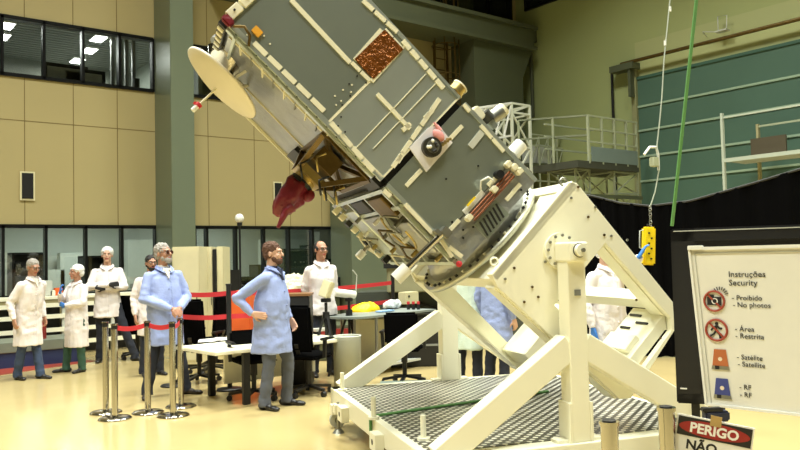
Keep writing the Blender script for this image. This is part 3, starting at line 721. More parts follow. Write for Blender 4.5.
# local z of tiltM -> -b
dish.M = tiltM; dish.lathe([(max(r, .001), h) for r, h in [(a, c-.05) for a, c in prof]], M_dish, n=48); dd_ = sa('dish_antenna', dish)
b = MB(tiltM); b.cone((.02, 0, -.02), (.11, 0, -.24), .045, .16, M_chrome, 28); b.cyl((.11, 0, -.23), (.11, 0, -.26), .17, M_foil, 28); sa('antenna_mount', b)
b = MB(tiltM)
for an in (.5, 2.4, 4.3): b.bar((.07*math.cos(an), .07*math.sin(an), -.06), (.17*math.cos(an), .17*math.sin(an), -.22), .018, .018, M_strip)
sa('mount_strut', b)
b = MB(tiltM); b.cyl((0, 0, 0), (0, 0, .17), .008, M_strip, 10); sa('feed_rod', b)
b = MB(tiltM); b.cyl((0, 0, .165), (0, 0, .19), .024, M_red, 14); b.cyl((0, 0, .19), (0, 0, .235), .018, M_white, 14); b.cbox((.02, 0, .185), (.03, .02, .02), M_red); sa('feed_cap', b)
# right-hand thrusters/antenna units on the +b side
def unit(name, px, py, W, parts):
    q = SAT(px, py, W); b = MB(TILT @ Matrix.Translation((q[0], W, q[1])))
    parts(b); return sa(name, b)
unit('cylinder_unit', 455, 92, 4.9, lambda b: (b.cyl((-.03, 0, .0), (.05, 0, .0), .055, M_gold, 20), b.cyl((.05, 0, 0), (.06, 0, 0), .06, M_strip, 20), b.cyl((-.01, 0, 0), (.0, 0, 0), .062, M_gold, 20)))
unit('box_unit', 476, 115, 5.0, lambda b: (b.cbox((.0, 0, .0), (.08, .1, .10), M_strip, .008), b.cyl((.05, 0, -.03), (.05, 0, -.10), .05, mat('dark_unit', (70, 70, 62), .4, .4), 18)))
unit('horn_unit', 495, 118, 5.05, lambda b: (b.cone((-.03, 0, .02), (.07, 0, .0), .05, .055, M_steel, 20), b.cyl((.07, 0, 0), (.10, 0, 0), .05, M_strip, 20), b.cbox((-.06, 0, 0), (.05, .09, .09), M_panel2, .006)))
unit('white_drum', 517, 149, 4.95, lambda b: (b.cyl((-.06, 0, .0), (.05, 0, .0), .052, M_white, 24), b.cyl((.05, 0, 0), (.052, 0, 0), .03, M_steel, 16)))
unit('bracket_unit', 505, 157, 4.9, lambda b: (b.torus((0, 0, 0), .05, .008, M_gold, (0, 1, 0), 20, 6), b.cbox((-.04, 0, -.05), (.1, .05, .03), M_strip, .004)))
def sarow(b):
    for k in range(5): b.cbox((.02+.0*k, 0, -.03*k), (.03, .03, .02), M_strip if k % 2 else M_goldd)
unit('side_clips', 516, 163, 4.9, sarow)
# adapter cone and ring
RC = Vector((-.12, 5.41)); RR = .56
b = MB(TILT); b.lathe([(.38, .44), (.41, .43), (.47, .30), (.38, .30)], M_foil, c=(RC.x, RC.y, 0), n=64); sa('adapter_cone', b)
b = MB(TILT); b.lathe([(.36, .30), (.55, .30), (.55, .262), (.36, .262), (.36, .30)], M_tealfoil, c=(RC.x, RC.y, 0), n=72); sa('adapter_ring', b, label='pale adapter ring')
for k in range(48):
    an = 2*math.pi*k/48; c, s_ = math.cos(an), math.sin(an)
    b = MB(TILT); b.cyl((RC.x+.52*c, RC.y+.52*s_, .298), (RC.x+.52*c, RC.y+.52*s_, .316), .012, M_black if k % 3 else M_strip, 6); sa('ring_bolt', b)
# ================================================================== PEOPLE
def remesh(mb, voxel, smooth=2, fn=None, M=None):
    """union of overlapping closed shapes -> one continuous surface; returns (verts, faces)"""
    me = bpy.data.meshes.new('tmp'); me.from_pydata(mb.v, [], mb.f)
    bm = bmesh.new(); bm.from_mesh(me); bmesh.ops.recalc_face_normals(bm, faces=bm.faces); bm.to_mesh(me); bm.free()
    o = bpy.data.objects.new('tmp', me); COL.objects.link(o)
    r = o.modifiers.new('r', 'REMESH'); r.mode = 'VOXEL'; r.voxel_size = voxel; r.adaptivity = 0
    if smooth:
        s = o.modifiers.new('s', 'SMOOTH'); s.iterations = smooth; s.factor = .5
    dg = bpy.context.evaluated_depsgraph_get(); e = bpy.data.meshes.new_from_object(o.evaluated_get(dg))
    vs = [v.co.copy() for v in e.vertices]; ns = [v.normal.copy() for v in e.vertices]; fs = [list(p.vertices) for p in e.polygons]
    bpy.data.objects.remove(o); bpy.data.meshes.remove(me); bpy.data.meshes.remove(e)
    if fn: vs = [fn(v, n) for v, n in zip(vs, ns)]
    return vs, fs
def from_remesh(M, vs, fs, m, name, parent, matfn=None, mats=None):
    b = MB(M); b.add(vs, fs, m, True)
    if matfn:
        for mm in mats: b._mi(mm)
        for i, f in enumerate(fs):
            c = sum((vs[k] for k in f), Vector())/len(f); r = matfn(c)
            if r is not None: b.fm[i] = b._mi(r)
    return b.build(name, parent)
def caps(b, p0, p1, r0, r1, m=None, n=14):
    p0 = Vector(p0); p1 = Vector(p1)
    b.cone(p0, p1, r0, r1, M_skin, n); b.sph(p0, r0, M_skin, n); b.sph(p1, r1, M_skin, n)
def hand(b, wr, d, nrm, curl=.5, side=1, s=1.0, spread=1):
    """wr wrist point, d finger direction, nrm palm normal (towards palm side), side +1/-1 thumb side"""
    wr = Vector(wr); d = Vector(d).normalized(); nrm = Vector(nrm); nrm = (nrm - d*nrm.dot(d)).normalized(); lat = d.cross(nrm)*side
    for k in (-.026, -.009, .009, .026):
        p = wr + d*.018*s + lat*k*.75*s; q = wr + d*.085*s + lat*k*s; caps(b, p, q, .016*s, .0135*s, n=10)
    for k, L, c in ((.030, .068, 1), (.010, .076, 1.05), (-.010, .071, 1.1), (-.029, .055, 1.2)):
        p = wr + d*.085*s + lat*k*s; dr = d; pp = p
        for j, (fr, r) in enumerate(((.45, .0098), (.32, .009), (.27, .0082))):
            an = curl*c*(.35+.35*j)
            dr = (d*math.cos(an*(j+.6)) + nrm*math.sin(an*(j+.6)) + lat*(k*1.5*spread)).normalized()
            q = pp + dr*(L*fr*s); caps(b, pp, q, r*s*1.05, r*s*.98, n=8); pp = q
    p = wr + d*.03*s + lat*.028*s; q = p + (d*.6+lat*.7+nrm*.35).normalized()*.04*s; caps(b, p, q, .0135*s, .011*s, n=8)
    r = q + (d*.85+lat*.25+nrm*.35).normalized()*.032*s; caps(b, q, r, .011*s, .009*s, n=8)
def human(name, label, x, y, phi, H=1.75, pose=None, coat=M_white_cloth, coat_hem=.62, trouser=M_dtrouser, shoe=M_shoe, skin=M_skin,
          hair='short', hairm=M_hair_d, beard=None, glasses=False, head_yaw=0, head_pitch=0, shirt=None, gloves=None, vox=.0065, lean=(0, 0), fat=1.0, z=0, group=None, hem_flare=1.0):
    ph = math.radians(phi); F = -_f*math.cos(ph) + _r*math.sin(ph); th = math.atan2(F.x, -F.y)
    s = H/1.78
    T = Matrix.Translation((x, y, z)) @ Matrix.Rotation(th, 4, 'Z') @ Matrix.Scale(s, 4)
    root = thing(name, label, 'person', (x, y, z), th, group)
    J = dict(hipL=(.095, 0, .93), hipR=(-.095, 0, .93), kneeL=(.11, -.02, .50), kneeR=(-.11, -.02, .50), ankL=(.12, .02, .09), ankR=(-.12, .02, .09),
             shL=(.175, .01, 1.405), shR=(-.175, .01, 1.405), elL=(.25, .04, 1.15), elR=(-.25, .04, 1.15), wrL=(.25, -.04, .90), wrR=(-.25, -.04, .90),
             hdL=None, hdR=None, hnL=(-1, 0, 0), hnR=(1, 0, 0), curl=.6, toeL=(.15, -1), toeR=(-.15, -1))
    J.update(pose or {})
    V = {k: (Vector(v) if isinstance(v, tuple) and len(v) == 3 else v) for k, v in J.items()}
    lx, ly = lean
    def ln(v, k=1.0):
        t = max(0, (v.z-.95)/.55); return Vector((v.x+lx*t*k, v.y+ly*t*k, v.z))
    for k in ('shL', 'shR'): V[k] = ln(V[k])
    neck = ln(Vector((0, .02, 1.50))); hc = neck + Vector((0, -.025, .155))
    HM = Matrix.Translation(hc) @ Matrix.Rotation(math.radians(head_yaw), 4, 'Z') @ Matrix.Rotation(math.radians(head_pitch), 4, 'X')
    # --- body
    b = MB()
    def rings(prof, b, m=M_skin, n=20, grow=0):
        vs = []
        for (zz, rx, ry, oy) in prof:
            c = ln(Vector((0, oy, zz)))
            for k in range(n):
                an = 2*math.pi*k/n; ca, sa_ = math.cos(an), math.sin(an)
                ca = math.copysign(abs(ca)**.85, ca); sa_ = math.copysign(abs(sa_)**.85, sa_)
                vs.append((c.x+(rx+grow)*ca, c.y+(ry+grow)*sa_, zz))
        fs = [(i*n+k, i*n+(k+1) % n, (i+1)*n+(k+1) % n, (i+1)*n+k) for i in range(len(prof)-1) for k in range(n)]
        fs += [list(range(n))[::-1], list(range((len(prof)-1)*n, len(prof)*n))]
        b.add(vs, fs, m)
    rings([(.86, .14, .10, 0), (.95, .155, .115, 0), (1.05, .135*fat, .105*fat, 0), (1.2, .145*fat, .11*fat, 0), (1.33, .150, .105, 0), (1.41, .115, .08, .01), (1.47, .062, .055, .02)], b)
    for sd in 'LR':
        caps(b, V['hip'+sd], V['knee'+sd], .085, .055); caps(b, V['knee'+sd], V['ank'+sd], .055, .032)
        t = V['toe'+sd]; tv = Vector((t[0], t[1], 0)).normalized(); a = V['ank'+sd]
        caps(b, a+Vector((0, 0, -.04)), a+tv*.12+Vector((0, 0, -.066)), .026, .018)
        caps(b, V['sh'+sd]+Vector((0, 0, -.02)), V['el'+sd], .043, .038); caps(b, V['el'+sd], V['wr'+sd], .038, .026)
        d = V['hd'+sd] if V['hd'+sd] is not None else (V['wr'+sd]-V['el'+sd])
        hand(b, V['wr'+sd], d, V['hn'+sd], V['curl'] if not isinstance(V['curl'], dict) else V['curl'][sd], side=(1 if sd == 'L' else -1)*V.get('flip'+sd, 1))
    caps(b, neck+Vector((0, 0, -.04)), hc+HM.to_3x3() @ Vector((0, .02, -.05)), .058, .054)
    hb = MB(HM)
    hb.sph((0, .012, .03), (.075, .094, .088), M_skin, 20); hb.sph((0, -.022, -.035), (.058, .068, .078), M_skin, 20)
    hb.sph((0, -.068, -.095), (.030, .024, .022), M_skin, 12); hb.sph((0, -.074, .032), (.054, .022, .014), M_skin, 12)
    for sx_ in (-1, 1):
        hb.sph((sx_*.036, -.064, -.022), (.024, .022, .022), M_skin, 12); hb.sph((sx_*.077, .012, -.004), (.009, .019, .031), M_skin, 12, rot=(.2, 0, 0))
    hb.cone((0, -.084, .020), (0, -.108, -.022), .009, .015, M_skin, 10); hb.sph((0, -.106, -.024), (.016, .014, .011), M_skin, 10)
    hb.sph((0, -.088, -.053), (.025, .011, .008), M_skin, 10); hb.sph((0, -.086, -.064), (.022, .011, .008), M_skin, 10)
    b.v += hb.v[:]; off = len(b.v)-len(hb.v); b.f += [[k+off for k in f] for f in hb.f]
    vs, fs = remesh(b, vox, 2)
    HI = HM.inverted()
    def mf(c):
        q = HI @ c
        if q.y < -.075 and abs(q.x) < .026 and -.070 < q.z < -.047: return M_lip
        if gloves and ((c-V['wrL']).length < .2 or (c-V['wrR']).length < .2) and q.length > .15: return gloves
        return None
    from_remesh(T, vs, fs, skin, 'body', root, mf, [M_lip]+([gloves] if gloves else []))
    # eyes
    for sx_ in (-1, 1):
        e = MB(T @ HM); e.sph((sx_*.031, -.076, .008), (.013, .011, .008), M_eye, 10); e.sph((sx_*.031, -.0835, .008), (.0062, .005, .0062), M_iris, 8); e.build('eye', root)
        e = MB(T @ HM); e.sph((sx_*.032, -.088, .028), (.019, .007, .0045), hairm, 8); e.build('eyebrow', root)
    # hair
    hm = MB(HM)
    amp = .006
    if hair == 'short':
        hm.sph((0, .020, .048), (.083, .096, .086), hairm, 18); hm.sph((0, .05, -.005), (.077, .058, .07), hairm, 16)
    elif hair == 'balding':
        hm.sph((0, .036, .034), (.081, .086, .083), hairm, 18); hm.sph((0, .055, -.01), (.079, .052, .06), hairm, 16); hm.sph((.066, .012, .018), (.018, .05, .035), hairm, 12); hm.sph((-.066, .012, .018), (.018, .05, .035), hairm, 12); amp = .003
    elif hair == 'full':
        hm.sph((0, .024, .052), (.086, .100, .088), hairm, 18); hm.sph((0, .048, .0), (.085, .066, .075), hairm, 16); amp = .010
    elif hair in ('net', 'cap'):
        hm.sph((0, .030, .050), (.094, .104, .094), M_hairnet, 18)
        if hair == 'net': hm.sph((0, .07, .0), (.085, .06, .08), M_hairnet, 16)
        amp = .006
    vs, fs = remesh(hm, .006, 1, lambda v, n: v + n*(amp*noise.noise(v*45)+amp*.6*noise.noise(v*110)))
    from_remesh(T, vs, fs, M_hairnet if hair in ('net', 'cap') else hairm, 'hairnet' if hair == 'net' else ('cap' if hair == 'cap' else 'hair'), root)
    if hair == 'net' or hair == 'cap':
        r = MB(T @ HM); r.tube([(.088*math.cos(a), .0+.098*math.sin(a)+.004, .022+.03*math.sin(-a)*1.0+.02) for a in [i*2*math.pi/24 for i in range(25)]], .005, M_hairnet, 6); r.build('elastic_band', root)
    if beard:
        bm_ = MB(HM); bm_.sph((0, -.058, -.082), (.052, .042, .040), beard, 16); bm_.sph((0, -.020, -.055), (.068, .045, .045), beard, 14); bm_.sph((0, -.092, -.044), (.028, .010, .007), beard, 10)
        vs, fs = remesh(bm_, .006, 1, lambda v, n: v + n*(.004*noise.noise(v*70))); from_remesh(T, vs, fs, beard, 'beard', root)
    if glasses:
        g = MB(T @ HM)
        for sx_ in (-1, 1):
            g.torus((sx_*.033, -.098, .004), .023, .0028, M_black, (0, 1, .05), 18, 6); g.tube([(sx_*.056, -.095, .01), (sx_*.074, -.04, .012), (sx_*.08, .015, .008)], .0026, M_black, 5)
            if glasses == 'dark': g.cyl((sx_*.033, -.099, .004), (sx_*.033, -.096, .004), .022, mat('brown_lens', (70, 36, 24), .1), 16)
        g.tube([(-.011, -.1, .008), (0, -.104, .011), (.011, -.1, .008)], .0026, M_black, 5); g.build('glasses', root)
    # --- trousers
    b = MB()
    rings([(.80, .15, .105, 0), (.95, .17, .125, 0), (1.03, .15, .115, 0)], b)
    for sd in 'LR':
        a = V['ank'+sd]; k = V['knee'+sd]
        caps(b, V['hip'+sd], k, .098, .072); caps(b, k, a+(k-a)*.06, .070, .062)
        b.cone(a+Vector((0, 0, .03)), a+Vector((0, .0, -.055)), .062, .068, M_skin, 14)
    def wr(amp, fz, sc=1):
        def f(v, n):
            k = noise.noise(Vector((v.x*9, v.y*9, v.z*fz)))*1.0 + .55*noise.noise(Vector((v.x*17+5, v.y*17, v.z*fz*2.4)))
            return v + n*(amp*k)
        return f
    vs, fs = remesh(b, .012, 2, wr(.009, 11)); from_remesh(T, vs, fs, trouser, 'trousers', root)
    # --- shoes
    for sd in 'LR':
        a = V['ank'+sd]; t = V['toe'+sd]; tv = Vector((t[0], t[1], 0)).normalized(); g0 = Vector((a.x, a.y, a.z-.09))
        b = MB(); Zu = Vector((0, 0, 1))
        for u, w_, h_ in ((-.055, .034, .036), (.0, .038, .045), (.07, .042, .036), (.14, .044, .028), (.185, .036, .022)):
            b.sph(g0+tv*u+Zu*(h_), (w_, w_, h_), M_shoe, 12)
        for u0, u1, w_ in ((-.055, .07, .036), (.07, .185, .04)): caps(b, g0+tv*u0+Zu*.028, g0+tv*u1+Zu*.024, .030, .026)
        caps(b, g0+Zu*.05, g0+Zu*.10, .042, .04)
        vs, fs = remesh(b, .009, 3, lambda v, n: Vector((v.x, v.y, max(v.z, a.z-.09))))
        sh = from_remesh(T, vs, fs, shoe, 'shoe', root)
    # --- shirt
    if shirt:
        b = MB(); rings([(1.0, .145*fat, .115*fat, 0), (1.3, .165, .118, 0), (1.40, .13, .09, .01), (1.47, .075, .066, .02), (1.525, .062, .058, .018)], b)
        vs, fs = remesh(b, .012, 1); from_remesh(T, vs, fs, shirt, 'shirt', root)
    # --- coat
    if coat:
        b = MB(); f = fat; hf = hem_flare
        prof = [(coat_hem, .205*hf, .165*hf*f, 0), (coat_hem+.12, .20*hf, .16*hf*f, 0), (.88, .195, .155*f, 0), (1.0, .185*f, .150*f, 0), (1.15, .178*f, .145*f, 0), (1.28, .180, .140, 0), (1.37, .175, .122, .008), (1.43, .135, .098, .014), (1.465, .095, .08, .018), (1.50, .070, .066, .02)]
        rings(prof, b, n=28)
        for sd in 'LR':
            S_, E_, W_ = V['sh'+sd], V['el'+sd], V['wr'+sd]
            caps(b, S_+Vector((0, 0, -.012)), E_, .066, .057); W2 = W_+(E_-W_).normalized()*.02
            caps(b, E_, W2+(E_-W2)*.25, .056, .047); b.cone(W2+(E_-W2)*.25, W2, .047, .038, M_skin, 14); b.cone(W2, W_, .036, .036, M_skin, 14)
            b.sph(ln(Vector(((.10 if sd == 'L' else -.10), .012, 1.42))), (.10, .080, .045), M_skin, 14, rot=(0, (.25 if sd == 'L' else -.25), 0))
        def cf(v, n):
            low = max(0, min(1, (1.05-v.z)/.4)); arm = min((v-V['el'+'L']).length, (v-V['el'+'R']).length)
            a1 = .0075 + .004*low
            k = noise.noise(Vector((v.x*13, v.y*13, v.z*(3+5*(1-low)))))*1.1 + .35*noise.noise(Vector((v.x*24+3, v.y*24, v.z*9)))
            if arm < .2: k += .8*(1-arm/.2)*math.sin(v.z*75+v.x*25)*.8
            return v + n*(a1*k)
        vs, fs = remesh(b, .011, 2, cf)
        # front opening line and hem cut as darker seam polygons are left to geometry: sink a narrow groove
        vs = [Vector((v.x, v.y+(.012 if abs(v.x-lx*max(0, (v.z-.95)/.55)-.012) < .006 and v.y < -.04 and v.z < 1.42 else 0), v.z)) for v in vs]
        co = from_remesh(T, vs, fs, coat, 'lab_coat', root)
        if shirt:
            c = MB(T); pv = [ln(Vector(q)) for q in ((-.042, -.082, 1.488), (.042, -.082, 1.488), (.0, -.142, 1.365))]
            c.prism(pv, (0, .03, 0), shirt)
            pk = [ln(Vector(q)) for q in ((-.050, -.076, 1.500), (-.012, -.100, 1.470), (-.046, -.098, 1.450))]; c.prism(pk, (0, -.006, 0), shirt)
            pk = [ln(Vector(q)) for q in ((.050, -.076, 1.500), (.012, -.100, 1.470), (.046, -.098, 1.450))]; c.prism(pk, (0, -.006, 0), shirt)
            c.build('shirt_front', root)
        # collar
        c = MB(T)
        for sx_ in (-1, 1):
            p = [ln(Vector(q)) for q in ((sx_*.068, .045, 1.525), (sx_*.082, -.005, 1.515), (sx_*.060, -.058, 1.49), (sx_*.020, -.105, 1.425), (sx_*.064, -.110, 1.44), (sx_*.105, -.045, 1.475), (sx_*.10, .03, 1.495))]
            c.prism(p, (0, -.006, .006), coat)
        c.tube([ln(Vector((.07*math.cos(a), .02+.066*math.sin(a), 1.492+.014*math.sin(a)))) for a in [-.3+i*(math.pi+.6)/12 for i in range(13)]], .009, coat, 8)
        c.build('collar', root)
        if coat is not M_white_cloth or True:
            c = MB(T)
            for zz in (.80, .95, 1.10, 1.25): q = ln(Vector((-.012, 0, zz))); yy = -.150*f if zz < 1.2 else -.148; c.cyl((q.x, q.y+yy-.012, zz), (q.x, q.y+yy+.01, zz), .008, coat, 8)
            c.build('buttons', root)
    return root
M_neckshirt = mat('dark_blue_shirt_cloth', (52, 58, 84), .9)
M_lshirt = mat('pale_shirt_cloth', (210, 205, 198), .9)
def gz(px, py): p = AZp(px, py, 0); return p.x, p.y
def gd(px, D):
    r = ray(px, 255); p = CP + r*D; return p.x, p.y
PEOPLE = True
if PEOPLE:
    x, y = gz(28, 379)
    human('person', 'grey haired person with glasses in long white coat and jeans, leftmost of the onlookers', x, y, 62, 1.70,
          pose=dict(kneeL=(.10, -.05, .5), ankL=(.10, -.14, .09), ankR=(-.10, .10, .09), wrR=(-.27, -.06, .90), elR=(-.27, .03, 1.14)), coat_hem=.50, trouser=M_jean, hair='short', hairm=M_hair_g,
          glasses=True, skin=M_skin2, shirt=M_lshirt, lean=(0, -.12), head_pitch=14, vox=.007, fat=1.05)
    x, y = gz(77, 372)
    human('person', 'person in hairnet, white coat and green trousers with a blue glove raised to the chin', x, y, -28, 1.60,
          pose=dict(elR=(-.24, -.10, 1.17), wrR=(-.10, -.24, 1.33), hdR=(.2, .0, 1), hnR=(.5, .8, 0), elL=(.24, -.06, 1.15), wrL=(-.02, -.21, 1.12), hdL=(-1, -.1, .2), hnL=(0, 1, 0),
                    ankR=(-.19, -.06, .09), kneeR=(-.15, -.05, .5), ankL=(.10, .02, .09), toeR=(-.7, -.8)), coat_hem=.42, trouser=M_scrub, hair='net', hairm=M_hair_d, skin=M_skin2, gloves=M_glove, head_yaw=-18, vox=.007)
    x, y = gz(108, 362)
    human('person', 'tall person in white cap and white coat with arms crossed, behind the belt posts', x, y, 18, 1.88,
          pose=dict(elR=(-.26, -.08, 1.17), wrR=(.04, -.22, 1.20), hdR=(1, -.05, .1), hnR=(0, 1, 0), elL=(.26, -.08, 1.16), wrL=(-.03, -.19, 1.14), hdL=(-1, .0, .3), hnL=(0, 1, 0),
                    hipR=(-.1, 0, .93), kneeR=(-.10, .02, .5), ankR=(-.12, .06, .09), kneeL=(.24, -.04, .5), ankL=(.40, -.06, .09), toeL=(.8, -.6)), coat_hem=.70, trouser=M_dtrouser, hair='cap', hairm=M_hair_d, skin=M_skin,
          gloves=M_gloveb, head_yaw=0, head_pitch=-4, vox=.007)
    x, y = gd(151, 11.0)
    human('person', 'person with dark hair and beard half hidden behind the grey haired one in blue coat', x, y, 35, 1.72,
          coat_hem=.6, trouser=M_dtrouser, hair='short', hairm=M_hair_d, beard=M_hair_d, skin=M_skin2, glasses=True, head_yaw=0, vox=.008)
    x, y = gz(166, 396)
    human('person', 'grey haired bearded person in light blue coat, dark glasses and clasped hands by the belt', x, y, 42, 1.84,
          pose=dict(elR=(-.27, -.02, 1.14), wrR=(-.03, -.24, 1.02), hdR=(.8, -.5, -.5), hnR=(.2, .8, -.3), elL=(.27, -.02, 1.14), wrL=(.07, -.24, 1.02), hdL=(-.8, -.5, -.4), hnL=(-.2, .8, -.3), curl=.9,
                    ankR=(-.20, .06, .09), kneeR=(-.15, .0, .5), ankL=(.22, -.05, .09), kneeL=(.16, -.04, .5), toeL=(.6, -.8), toeR=(-.5, -.8)),
          coat=M_blue_cloth, coat_hem=.60, trouser=M_dtrouser, shoe=M_shoeb, hair='full', hairm=M_hair_g, beard=M_hair_g, glasses='dark', skin=M_skin2, shirt=M_lshirt, head_yaw=22, head_pitch=-8, fat=1.12, vox=.006, lean=(0, .03))
    x, y = gz(273, 407)
    human('person', 'brown haired bearded person in light blue coat with hand on hip by the desk', x, y, 72, 1.80,
          pose=dict(elR=(-.29, .25, 1.19), wrR=(-.255, .09, 1.02), hdR=(.12, -1, -.15), hnR=(1, .3, .0), elL=(.27, .02, 1.14), wrL=(.26, -.1, .93), curl={'L': .5, 'R': .25},
                    hipR=(-.09, 0, .93), kneeR=(-.13, -.03, .50), ankR=(-.15, .02, .09), kneeL=(.12, -.13, .51), ankL=(.13, -.10, .09), toeR=(-.35, -1), toeL=(.1, -1)),
          coat=M_blue_cloth, coat_hem=.59, trouser=M_gtrouser, hair='full', hairm=M_hair_b, beard=M_hair_b, skin=M_skin, shirt=M_neckshirt, head_yaw=8, head_pitch=-2, fat=1.2, vox=.0055, lean=(0, -.03), hem_flare=1.08)
    x, y = gd(321, 10.6)
    human('person', 'balding person in white coat standing behind the desk with hands behind the back', x, y, 24, 1.86,
          pose=dict(shR=(-.155, .02, 1.40), shL=(.155, .02, 1.40), elR=(-.205, .10, 1.14), wrR=(-.12, .21, .95), hdR=(1, 0, -.4), elL=(.205, .10, 1.14), wrL=(.10, .21, .95), hdL=(-1, 0, -.4), hnL=(0, 1, 0), hnR=(0, 1, 0)),
          coat_hem=.80, fat=.92, trouser=M_dtrouser, hair='balding', hairm=M_hair_d, skin=M_skin2, glasses=True, head_yaw=14, vox=.007)
    x, y = gd(466, 9.2)
    human('person', 'person in pale green coat seen through the tilting frame, left of the blue coated one', x, y, 150, 1.74,
          coat=M_green_cloth, coat_hem=.50, trouser=M_dtrouser, hair='net', hairm=M_hair_d, vox=.009, group=None)
    x, y = gd(494, 8.9)
    human('person', 'person in light blue coat seen through the opening of the tilting frame', x, y, 130, 1.72,
          coat=M_blue_cloth, coat_hem=.62, trouser=M_dtrouser, hair='short', hairm=M_hair_d, vox=.009)
    x, y = gd(606, 7.5)
    _ph = math.radians(30); _F = -_f*math.cos(_ph) + _r*math.sin(_ph); _T = Matrix.Translation((x, y, 0)) @ Matrix.Rotation(math.atan2(_F.x, -_F.y), 4, 'Z') @ Matrix.Scale(1.74/1.78, 4)
    _w = _T.inverted() @ ADp(639, 257, 7.08)
    human('person', 'person in white coat behind the stand reaching a blue gloved hand to the yellow pendant', x, y, 30, 1.74,
          pose=dict(elL=tuple((_w*.5+Vector((.175, 0, 1.40))*.5)+Vector((.04, .02, -.10))), wrL=tuple(_w), hdL=(.5, -.2, .8), hnL=(.8, -.5, 0), curl=.3), coat_hem=.5, trouser=M_navy, hair='net', hairm=M_hair_d, gloves=M_glove, vox=.009)
# ================================================================== BELT POSTS
def stanchion(x, y, label, h=1.0, group=None):
    M = TR(x, y); t = thing('belt_post', label, 'barrier post', (x, y, 0), 0, group)
    b = MB(M); b.lathe([(.001, 0), (.165, 0), (.168, .008), (.15, .022), (.05, .034), (.001, .036)], M_chrome, n=36); b.build('base', t)
    b = MB(M); b.cyl((0, 0, .03), (0, 0, h-.055), .032, M_chrome, 24); b.build('post', t)
    b = MB(M); b.cyl((0, 0, h-.055), (0, 0, h-.014), .0325, M_black if h == .98 else M_chrome, 24); b.cyl((0, 0, h-.014), (0, 0, h), .037, M_chrome, 24); b.cyl((0, 0, h), (0, 0, h+.004), .025, M_black, 20)
    b.build('belt_head', t); return t
pp = {}
for k, px, py, lab in (('a', 106, 413, 'polished belt post farthest left of the group, slightly behind its neighbour'), ('b', 115, 419, 'polished belt post second from left, nearest the camera at the left end'),
                       ('c', 148, 413, 'polished belt post in the middle of the group below the grey haired person'), ('d', 173, 416, 'polished belt post in front of the grey haired person, right of the middle one'),
                       ('e', 181, 407, 'polished belt post at the right end of the group, partly hidden by its neighbour')):
    x, y = gz(px, py); pp[k] = Vector((x, y, 0)); stanchion(x, y, lab, .98, 'belt posts of the left group')
def belt(p, q, z, label, m=M_red, sag=.02, hgt=.05, grp='red barrier belts'):
    p = Vector((p[0], p[1], z)); q = Vector((q[0], q[1], z)); n = 12; dr = (q-p).normalized(); sd = dr.cross(Vector((0, 0, 1)))
    p = p + dr*.036; q = q - dr*.036
    vs = []; 
    for i in range(n+1):
        t = i/n; c = p.lerp(q, t) - Vector((0, 0, sag*4*t*(1-t)))
        vs += [c+sd*.002-Vector((0, 0, hgt/2)), c+sd*.002+Vector((0, 0, hgt/2)), c-sd*.002+Vector((0, 0, hgt/2)), c-sd*.002-Vector((0, 0, hgt/2))]
    fs = [(4*i+k, 4*i+(k+1) % 4, 4*i+4+(k+1) % 4, 4*i+4+k) for i in range(n) for k in range(4)] + [(0, 1, 2, 3), (4*n+3, 4*n+2, 4*n+1, 4*n)]
    b = MB(); b.add(vs, fs, m); return b.build('barrier_belt', label=label, cat='belt', group=grp)
belt(pp['b'], pp['c'], .935, 'red belt between the second and the middle post of left group')
belt(pp['c'], pp['d'], .935, 'short red belt right of the middle post of left group')
belt(pp['d'], pp['e'], .935, 'very short red belt joining the two rightmost posts of left group')
# tall dark posts carrying two belts each across the middle
def tall_post(x, y, label):
    M = TR(x, y); t = thing('belt_post', label, 'barrier post', (x, y, 0), 0)
    b = MB(M); b.lathe([(.001, 0), (.165, 0), (.16, .02), (.04, .03), (.001, .03)], M_black, n=30); b.build('base', t)
    b = MB(M); b.cyl((0, 0, .03), (0, 0, 1.30), .03, M_black, 20); b.cyl((0, 0, 1.30), (0, 0, 1.32), .036, M_black, 20); b.build('post', t)
q0 = gd(172, 10.0); q1 = gd(228, 9.6); q2 = gd(392, 12.2)
tall_post(*q0, 'tall black belt post half hidden behind the grey haired person in blue'); tall_post(*q1, 'tall black belt post at the left edge of the orange cabinet'); tall_post(*q2, 'tall black belt post in the background below the tilted satellite')
for za_, nm in ((1.20, 'upper'), (.91, 'lower')):
    belt(q0, q1, za_, nm+' red belt left of the orange cabinet', grp='long red belts', hgt=.06); belt(q1, q2, za_, nm+' long red belt running from the orange cabinet to below the satellite', grp='long red belts', hgt=.06, sag=.03)
# near posts
for px, py, lab in ((609, 421, 'near belt post at the bottom right, left of the pair'), (666, 407, 'near belt post beside the danger sign, right of the pair')):
    D = .62*FPX/(py-(252.5 if px < 640 else 251)); p = ADp(px, py, D); stanchion(p.x, p.y, lab, p.z, 'near belt posts')

